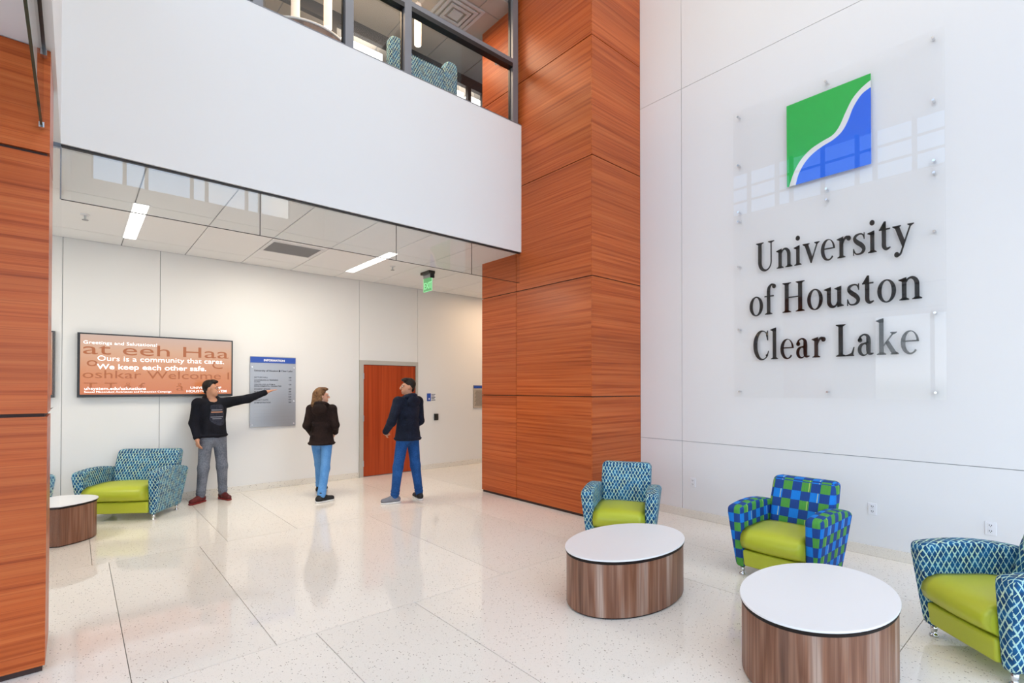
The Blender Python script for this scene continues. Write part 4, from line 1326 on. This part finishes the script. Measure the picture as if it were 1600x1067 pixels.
def make_person(label, x, y, rz, J, skin, hair, top, legs, shoe, shoe2, sole, head_yaw=0.0, H=1.75, long_hair=False, hood=True, slim=1.0, feet=None, extra=None, hands=None, hem=0.86, hemw=0.178):
    t_ = thing('person', label, 'person', (x, y, 0), rz)
    s = H/1.75
    def q(v): return tuple(c*s for c in v)
    hd = J['head']
    hc = hd
    def hp(v): return rotz((hd[0]+v[0], hd[1]+v[1], hd[2]+v[2]), hc, head_yaw)
    # ---- body: torso, limbs, neck, head and hands in one surface
    B = []
    B.append(('cap', J['pelvis'], J['waist'], 0.128*slim, 0.118*slim, 0.78))
    B.append(('cap', J['waist'], J['chest'], 0.118*slim, 0.145*slim, 0.74))
    B.append(('cap', J['shL'], J['shR'], 0.058*slim, 0.058*slim, 0.9))
    B.append(('cap', J['neck'], lerp3(J['neck'], hp((0, 0.01, -0.05)), 1), 0.055, 0.050))
    for sd in 'LR':
        B.append(('cap', J['sh'+sd], J['el'+sd], 0.048*slim, 0.039*slim)); B.append(('cap', J['el'+sd], J['wr'+sd], 0.039*slim, 0.026))
        B.append(('cap', J['hip'+sd], J['kn'+sd], 0.082*slim, 0.055*slim)); B.append(('cap', J['kn'+sd], J['an'+sd], 0.054*slim, 0.036))
        tp, nn, ts, cu = hands[sd]
        B += hand_prims(J['wr'+sd], tp, nn, 0.25, cu, ts)
    B.append(('ell', hp((0, 0.018, 0.030)), (0.074, 0.092, 0.086)))
    B.append(('ell', hp((0, -0.022, -0.035)), (0.056, 0.066, 0.078)))
    B.append(('cap', hp((0, -0.062, -0.088)), hp((0, -0.055, -0.075)), 0.024, 0.030, 1.0, 0.02))
    B.append(('cap', hp((0, -0.088, 0.010)), hp((0, -0.106, -0.028)), 0.010, 0.014, 1.0, 0.012))
    B.append(('cap', hp((-0.014, -0.092, -0.032)), hp((0.014, -0.092, -0.032)), 0.009, 0.009, 1.0, 0.008))
    B.append(('cap', hp((-0.020, -0.082, -0.062)), hp((0.020, -0.082, -0.062)), 0.008, 0.008, 1.0, 0.006))
    B.append(('cap', hp((-0.018, -0.080, -0.073)), hp((0.018, -0.080, -0.073)), 0.009, 0.009, 1.0, 0.006))
    B.append(('cap', hp((-0.045, -0.070, 0.024)), hp((0.045, -0.070, 0.024)), 0.014, 0.014, 1.0, 0.015))
    for sg in (-1, 1):
        B.append(('ell', hp((sg*0.078, 0.012, -0.012)), (0.012, 0.020, 0.032), 0, 0, 0, 0.008))
    subs = [('ell', hp((sg*0.030, -0.094, 0.004)), (0.017, 0.014, 0.011)) for sg in (-1, 1)]
    field_mesh('body', B, skin, t_, 0.0085, 0.022, subs)
    for sg in (-1, 1):
        bm = bmesh.new(); bmesh.ops.create_icosphere(bm, subdivisions=2, radius=0.0102)
        bmesh.ops.translate(bm, verts=bm.verts[:], vec=hp((sg*0.030, -0.079, 0.004)))
        o = from_bm('eye', bm, PM['eye'], t_, True)
        bm = bmesh.new(); bmesh.ops.create_icosphere(bm, subdivisions=2, radius=0.0062)
        bmesh.ops.translate(bm, verts=bm.verts[:], vec=hp((sg*0.030, -0.0850, 0.004)))
        from_bm('iris', bm, PM['iris'], o, True)
    bm = bmesh.new(); add_tube(bm, hp((-0.019, -0.0925, -0.0675)), hp((0.019, -0.0925, -0.0675)), 0.0022, 8)
    # ---- hair
    Hh = [('ell', hp((0, 0.030, 0.040)), (0.083, 0.096, 0.088)), ('ell', hp((0, -0.030, 0.098)), (0.062, 0.062, 0.030))]
    hs = [('ell', hp((0, -0.105, -0.030)), (0.074, 0.085, 0.098))]
    if long_hair:
        Hh += [('cap', hp((0, 0.075, 0.02)), hp((0, 0.105, -0.13)), 0.062, 0.050), ('cap', hp((0, 0.105, -0.13)), hp((0.01, 0.115, -0.215)), 0.050, 0.022)]
        for sg in (-1, 1):
            Hh.append(('cap', hp((sg*0.065, 0.02, 0.02)), hp((sg*0.062, 0.055, -0.12)), 0.026, 0.030))
        hpl = []
    else:
        Hh += [('cap', hp((0, 0.062, 0.02)), hp((0, 0.066, -0.045)), 0.046, 0.032), ('cap', hp((-0.035, -0.025, 0.108)), hp((0.04, -0.035, 0.104)), 0.020, 0.018)]
        hpl = []
    field_mesh('hair', Hh, hair, t_, 0.0075, 0.02, hs, hpl)
    for sg in (-1, 1):
        bm = bmesh.new(); add_tube(bm, hp((sg*0.016, -0.0880, 0.026)), hp((sg*0.046, -0.0790, 0.028)), 0.0042, 8)
        from_bm('eyebrow', bm, hair, t_, True)
    # ---- trousers
    T = [('cap', (J['pelvis'][0], J['pelvis'][1], J['pelvis'][2]), (J['waist'][0], J['waist'][1], J['pelvis'][2]+0.07), 0.155*slim, 0.142*slim, 0.80)]
    for sd in 'LR':
        T.append(('cap', J['hip'+sd], J['kn'+sd], 0.092*slim, 0.072*slim, 1.0, 0.035)); T.append(('cap', J['kn'+sd], lerp3(J['kn'+sd], J['an'+sd], 0.97), 0.073*slim, 0.056, 1.0, 0.03))
        a = J['kn'+sd]; b_ = J['an'+sd]
        for f_ in (0.80, 0.90):      # gathered folds over the shoe
            c = lerp3(a, b_, f_)
            T.append(('ell', c, (0.064, 0.066, 0.020), 0, 0, 0, 0.012))
        if sd == 'L':
            T.append(('ell', lerp3(J['hipL'], J['hipR'], 0.15)[:2]+(J['hipL'][2]-0.02,), (0.090*slim, 0.108*slim, 0.09)))
        else:
            T.append(('ell', lerp3(J['hipL'], J['hipR'], 0.85)[:2]+(J['hipR'][2]-0.02,), (0.090*slim, 0.108*slim, 0.09)))
    field_mesh('trousers', T, legs, t_, 0.0095, 0.03)
    # ---- jacket
    wz = hem
    Jk = [('cap', (J['pelvis'][0], J['pelvis'][1], wz-0.04), J['waist'], hemw*slim, 0.164*slim, 0.90), ('cap', J['waist'], J['chest'], 0.160*slim, 0.180*slim, 0.74),
          ('cap', J['shL'], J['shR'], 0.072*slim, 0.072*slim, 0.95), ('ell', (J['pelvis'][0], J['pelvis'][1], wz+0.025), ((hemw+0.006)*slim, (hemw*0.90+0.006)*slim, 0.03), 0, 0, 0, 0.012)]
    nk = J['neck']
    if hood:
        for i in range(9):
            a0 = math.radians(-35+250*i/9); a1 = math.radians(-35+250*(i+1)/9)
            A = (nk[0]+0.085*math.cos(a0), nk[1]+0.02+0.080*math.sin(a0), nk[2]+0.012+0.028*math.sin(a0)); Bq = (nk[0]+0.085*math.cos(a1), nk[1]+0.02+0.080*math.sin(a1), nk[2]+0.012+0.028*math.sin(a1))
            Jk.append(('cap', A, Bq, 0.030, 0.030, 1.0, 0.012))
        Jk.append(('ell', (nk[0], nk[1]+0.115, nk[2]-0.055), (0.115, 0.050, 0.085), 0, 0, 0, 0.015))
    # cloth folds at the waist
    for i, (zf, dx) in enumerate(((0.10, 0.05), (0.19, -0.04), (0.29, 0.03))):
        Jk.append(('cap', (J['pelvis'][0]-0.11*slim, J['pelvis'][1]+0.085, wz+zf), (J['pelvis'][0]+0.11*slim, J['pelvis'][1]+0.10, wz+zf+dx), 0.030, 0.026, 1.0, 0.014))
    NT = len(Jk)
    for sd in 'LR':
        w2 = lerp3(J['el'+sd], J['wr'+sd], 0.90)
        Jk.append(('cap', J['sh'+sd], J['el'+sd], 0.076*slim, 0.062*slim)); Jk.append(('cap', J['el'+sd], w2, 0.062*slim, 0.044))
        Jk.append(('ell', lerp3(J['el'+sd], w2, 0.97), (0.045, 0.045, 0.045), 0, 0, 0, 0.008))
        Jk.append(('ell', J['el'+sd], (0.066*slim, 0.066*slim, 0.05), 0, 0, 0, 0.01))
    field_mesh('jacket', Jk, top, t_, 0.0095, 0.028, [('cap', (nk[0], nk[1]-0.035, nk[2]-0.02), (nk[0], nk[1], nk[2]+0.14), 0.058, 0.075)], (), None, wz, NT)
    # ---- shoes
    for sd in 'LR':
        a = J['an'+sd]; dr = Vector((feet[sd][0], feet[sd][1], 0)).normalized(); lf_ = feet[sd][2] if len(feet[sd]) > 2 else 0.0
        c = Vector((a[0], a[1], 0)); up_ = Vector((0, 0, 1))
        z0 = lf_
        P = [('cap', tuple(c-dr*0.045+up_*(0.055+z0)), tuple(c+dr*0.06+up_*(0.060+z0)), 0.041, 0.040), ('cap', tuple(c+dr*0.06+up_*(0.055+z0)), tuple(c+dr*0.165+up_*(0.043+z0)), 0.042, 0.036), ('cap', tuple(c-dr*0.02+up_*(0.06+z0)), (a[0], a[1], 0.115+z0), 0.045, 0.043)]
        field_mesh('shoe', P, shoe if sd == 'L' else shoe2, t_, 0.0075, 0.025, (), [((0, 0, 0.0245+z0), (0, 0, -1))])
        S_ = [('cap', tuple(c-dr*0.05+up_*(0.02+z0)), tuple(c+dr*0.06+up_*(0.02+z0)), 0.043, 0.044), ('cap', tuple(c+dr*0.06+up_*(0.02+z0)), tuple(c+dr*0.168+up_*(0.02+z0)), 0.044, 0.038)]
        o = field_mesh('sole', S_, sole, t_, 0.0065, 0.02, (), [((0, 0, 0.0005+z0), (0, 0, -1)), ((0, 0, 0.0245+z0), (0, 0, 1))])
    if extra:
        extra(t_, J, hp)
    return t_

PM = {'skin': plain('light_brown_skin', srgb(196, 142, 112), 0.55), 'skin2': plain('fair_skin', srgb(222, 170, 142), 0.55),
      'eye': plain('eye_white', (0.62, 0.60, 0.57, 1), 0.3), 'iris': plain('dark_iris', (0.03, 0.015, 0.008, 1), 0.2),
      'black_hair': weave('black_hair', (0.010, 0.008, 0.007, 1), (0.022, 0.017, 0.014, 1), 0.55, 120), 'brown_hair': weave('brown_hair', srgb(66, 44, 30), srgb(132, 98, 66), 0.55, 45),
      'black_cloth': weave('black_cloth', srgb(15, 16, 22), srgb(24, 25, 34)), 'navy_cloth': weave('navy_cloth', srgb(18, 23, 36), srgb(28, 35, 52)), 'dark_brown_cloth': weave('dark_brown_cloth', srgb(27, 17, 15), srgb(42, 28, 24)),
      'grey_cloth': weave('grey_sweatpants', srgb(92, 96, 106), srgb(122, 126, 136)), 'mid_denim': weave('light_blue_denim', srgb(78, 132, 190), srgb(100, 152, 206), 0.85, 90), 'dark_denim': weave('dark_blue_denim', srgb(26, 66, 120), srgb(40, 88, 148), 0.85, 90),
      'red_shoe': plain('red_black_shoe', srgb(98, 16, 16), 0.5), 'dark_red_shoe': plain('dark_red_shoe', srgb(84, 12, 14), 0.5), 'black_shoe': plain('black_canvas', srgb(22, 22, 24), 0.7), 'grey_shoe': plain('grey_canvas', srgb(120, 120, 126), 0.7),
      'white_sole': plain('white_rubber', srgb(226, 224, 220), 0.5), 'red_sole': plain('red_rubber', srgb(130, 28, 26), 0.5),
      'print_grey': plain('print_grey', srgb(120, 122, 132), 0.7), 'print_orange': plain('print_orange', srgb(196, 140, 108), 0.7), 'tee': weave('charcoal_tee', srgb(36, 38, 48), srgb(54, 56, 68))}


def base_pose(H=1.75, sh=0.185):
    k = H/1.75
    J = dict(pelvis=(0, 0, 0.95), waist=(0, 0, 1.10), chest=(0, 0.005, 1.31), neck=(0, 0.015, 1.475), head=(0, -0.005, 1.635),
             shL=(sh, 0.01, 1.42), shR=(-sh, 0.01, 1.42), elL=(sh+0.055, 0.03, 1.13), elR=(-sh-0.055, 0.03, 1.13), wrL=(sh+0.06, -0.07, 0.90), wrR=(-sh-0.06, -0.07, 0.90),
             hipL=(0.09, 0, 0.91), hipR=(-0.09, 0, 0.91), knL=(0.11, -0.02, 0.50), knR=(-0.11, -0.02, 0.50), anL=(0.12, 0.015, 0.09), anR=(-0.12, 0.015, 0.09))
    return {n: tuple(c*k for c in v) for n, v in J.items()}

# the man pointing at the board
J = base_pose(1.745)
J.update(elL=(0.475, -0.03, 1.475), wrL=(0.735, -0.06, 1.575), shL=(0.198, 0.0, 1.425), shR=(-0.192, 0.01, 1.415), elR=(-0.232, 0.04, 1.14), wrR=(-0.222, -0.065, 0.915), head=(-0.03, -0.01, 1.63), neck=(-0.012, 0.012, 1.47),
         knR=(-0.125, -0.02, 0.49), anR=(-0.155, 0.0, 0.09), knL=(0.12, -0.015, 0.49), anL=(0.145, 0.02, 0.09))


def shirt_print(t_, J, hp):
    """printed tee showing in the open jacket: torso-hugging shell with flat print bars"""
    P = [('cap', (0.01, -0.030, 0.98), (0.01, -0.030, 1.12), 0.128, 0.128, 0.82), ('cap', (0.01, -0.030, 1.12), (0.01, -0.026, 1.33), 0.128, 0.128, 0.90)]
    o = field_mesh('tee', P, PM['tee'], t_, 0.0095, 0.03, (), [((0, -0.085, 0), (0, 1, 0)), ((0, 0, 1.40), (0, 0, 1))])
    for z, w, mt_ in ((1.315, 0.07, 'print_grey'), (1.285, 0.075, 'print_orange'), (1.215, 0.08, 'print_grey'), (1.19, 0.06, 'print_grey'), (1.07, 0.06, 'print_grey'), (1.03, 0.05, 'print_grey')):
        bm = bmesh.new()
        n = 6
        vs = []
        for i in range(n+1):
            xx = -w+2*w*i/n
            rr = 0.128
            f_ = 0.82 if z < 1.12 else 0.90
            yy = -0.029-f_*math.sqrt(max(0.0, rr**2-xx*xx))-0.0035
            vs.append([bm.verts.new((0.01+xx, yy, z)), bm.verts.new((0.01+xx, yy, z+0.014)), bm.verts.new((0.01+xx, yy+0.003, z+0.014)), bm.verts.new((0.01+xx, yy+0.003, z))])
        for a, c in zip(vs, vs[1:]):
            for i in range(4):
                bm.faces.new((a[i], a[(i+1) % 4], c[(i+1) % 4], c[i]))
        bm.faces.new(vs[0]); bm.faces.new(vs[-1][::-1])
        from_bm('print', bm, PM[mt_], o)
make_person('person in dark jacket and grey sweatpants pointing at the directory board', 1.515, 8.40, math.radians(8), J, PM['skin'], PM['black_hair'], PM['black_cloth'], PM['grey_cloth'],
            PM['dark_red_shoe'], PM['red_shoe'], PM['red_sole'], head_yaw=math.radians(58), feet={'L': (0.15, -1), 'R': (-0.85, -0.55)},
            hands={'L': ((1.03, -0.07, 1.67), (0, 0, -1), 1, 0.12), 'R': ((-0.215, -0.10, 0.80), (1, 0, 0), -1, 0.4)}, extra=shirt_print, hem=0.93, hemw=0.192)

# the woman walking past
J = base_pose(1.63, 0.165)
k_ = 1.63/1.75
J.update(hipL=(0.085, -0.02, 0.85), hipR=(-0.085, 0.02, 0.85), knL=(0.10, -0.26, 0.46), knR=(-0.085, 0.13, 0.45), anL=(0.115, -0.37, 0.085), anR=(-0.085, 0.36, 0.085),
         elL=(0.200, 0.06, 1.08), wrL=(0.165, -0.13, 0.93), elR=(-0.205, 0.02, 1.08), wrR=(-0.16, -0.17, 0.95))
make_person('person with long brown hair in dark hooded jacket and light blue jeans, walking', 2.80, 7.60, math.radians(146), J, PM['skin2'], PM['brown_hair'], PM['dark_brown_cloth'], PM['mid_denim'],
            PM['black_shoe'], PM['black_shoe'], PM['white_sole'], head_yaw=math.radians(-62), H=1.63, long_hair=True, slim=0.88, feet={'L': (-0.3, -1), 'R': (-0.75, -0.7)},
            hands={'L': ((0.10, -0.22, 0.90), (-1, 0, 0), 1, 0.5), 'R': ((-0.10, -0.26, 0.93), (1, 0, 0), -1, 0.6)}, hem=0.79, hemw=0.222)

# the man with his back to the viewer
J = base_pose(1.775)
J.update(anL=(0.20, -0.045, 0.09), knL=(0.155, -0.03, 0.50), anR=(-0.17, 0.06, 0.09), knR=(-0.13, 0.02, 0.50), elL=(0.315, 0.02, 1.16), wrL=(0.275, -0.17, 1.0), elR=(-0.255, -0.02, 1.15), wrR=(-0.20, -0.21, 1.0))
make_person('person in navy hooded jacket and dark blue jeans, seen from behind by the door', 3.655, 6.535, math.radians(192), J, PM['skin'], PM['black_hair'], PM['navy_cloth'], PM['dark_denim'],
            PM['grey_shoe'], PM['black_shoe'], PM['white_sole'], head_yaw=math.radians(58), H=1.775, feet={'L': (0.95, -0.38), 'R': (-0.35, -1)},
            hands={'L': ((0.20, -0.25, 0.97), (-1, 0, 0.2), 1, 0.6), 'R': ((-0.12, -0.28, 0.97), (1, 0, 0.2), -1, 0.6)}, hem=0.885, hemw=0.205)
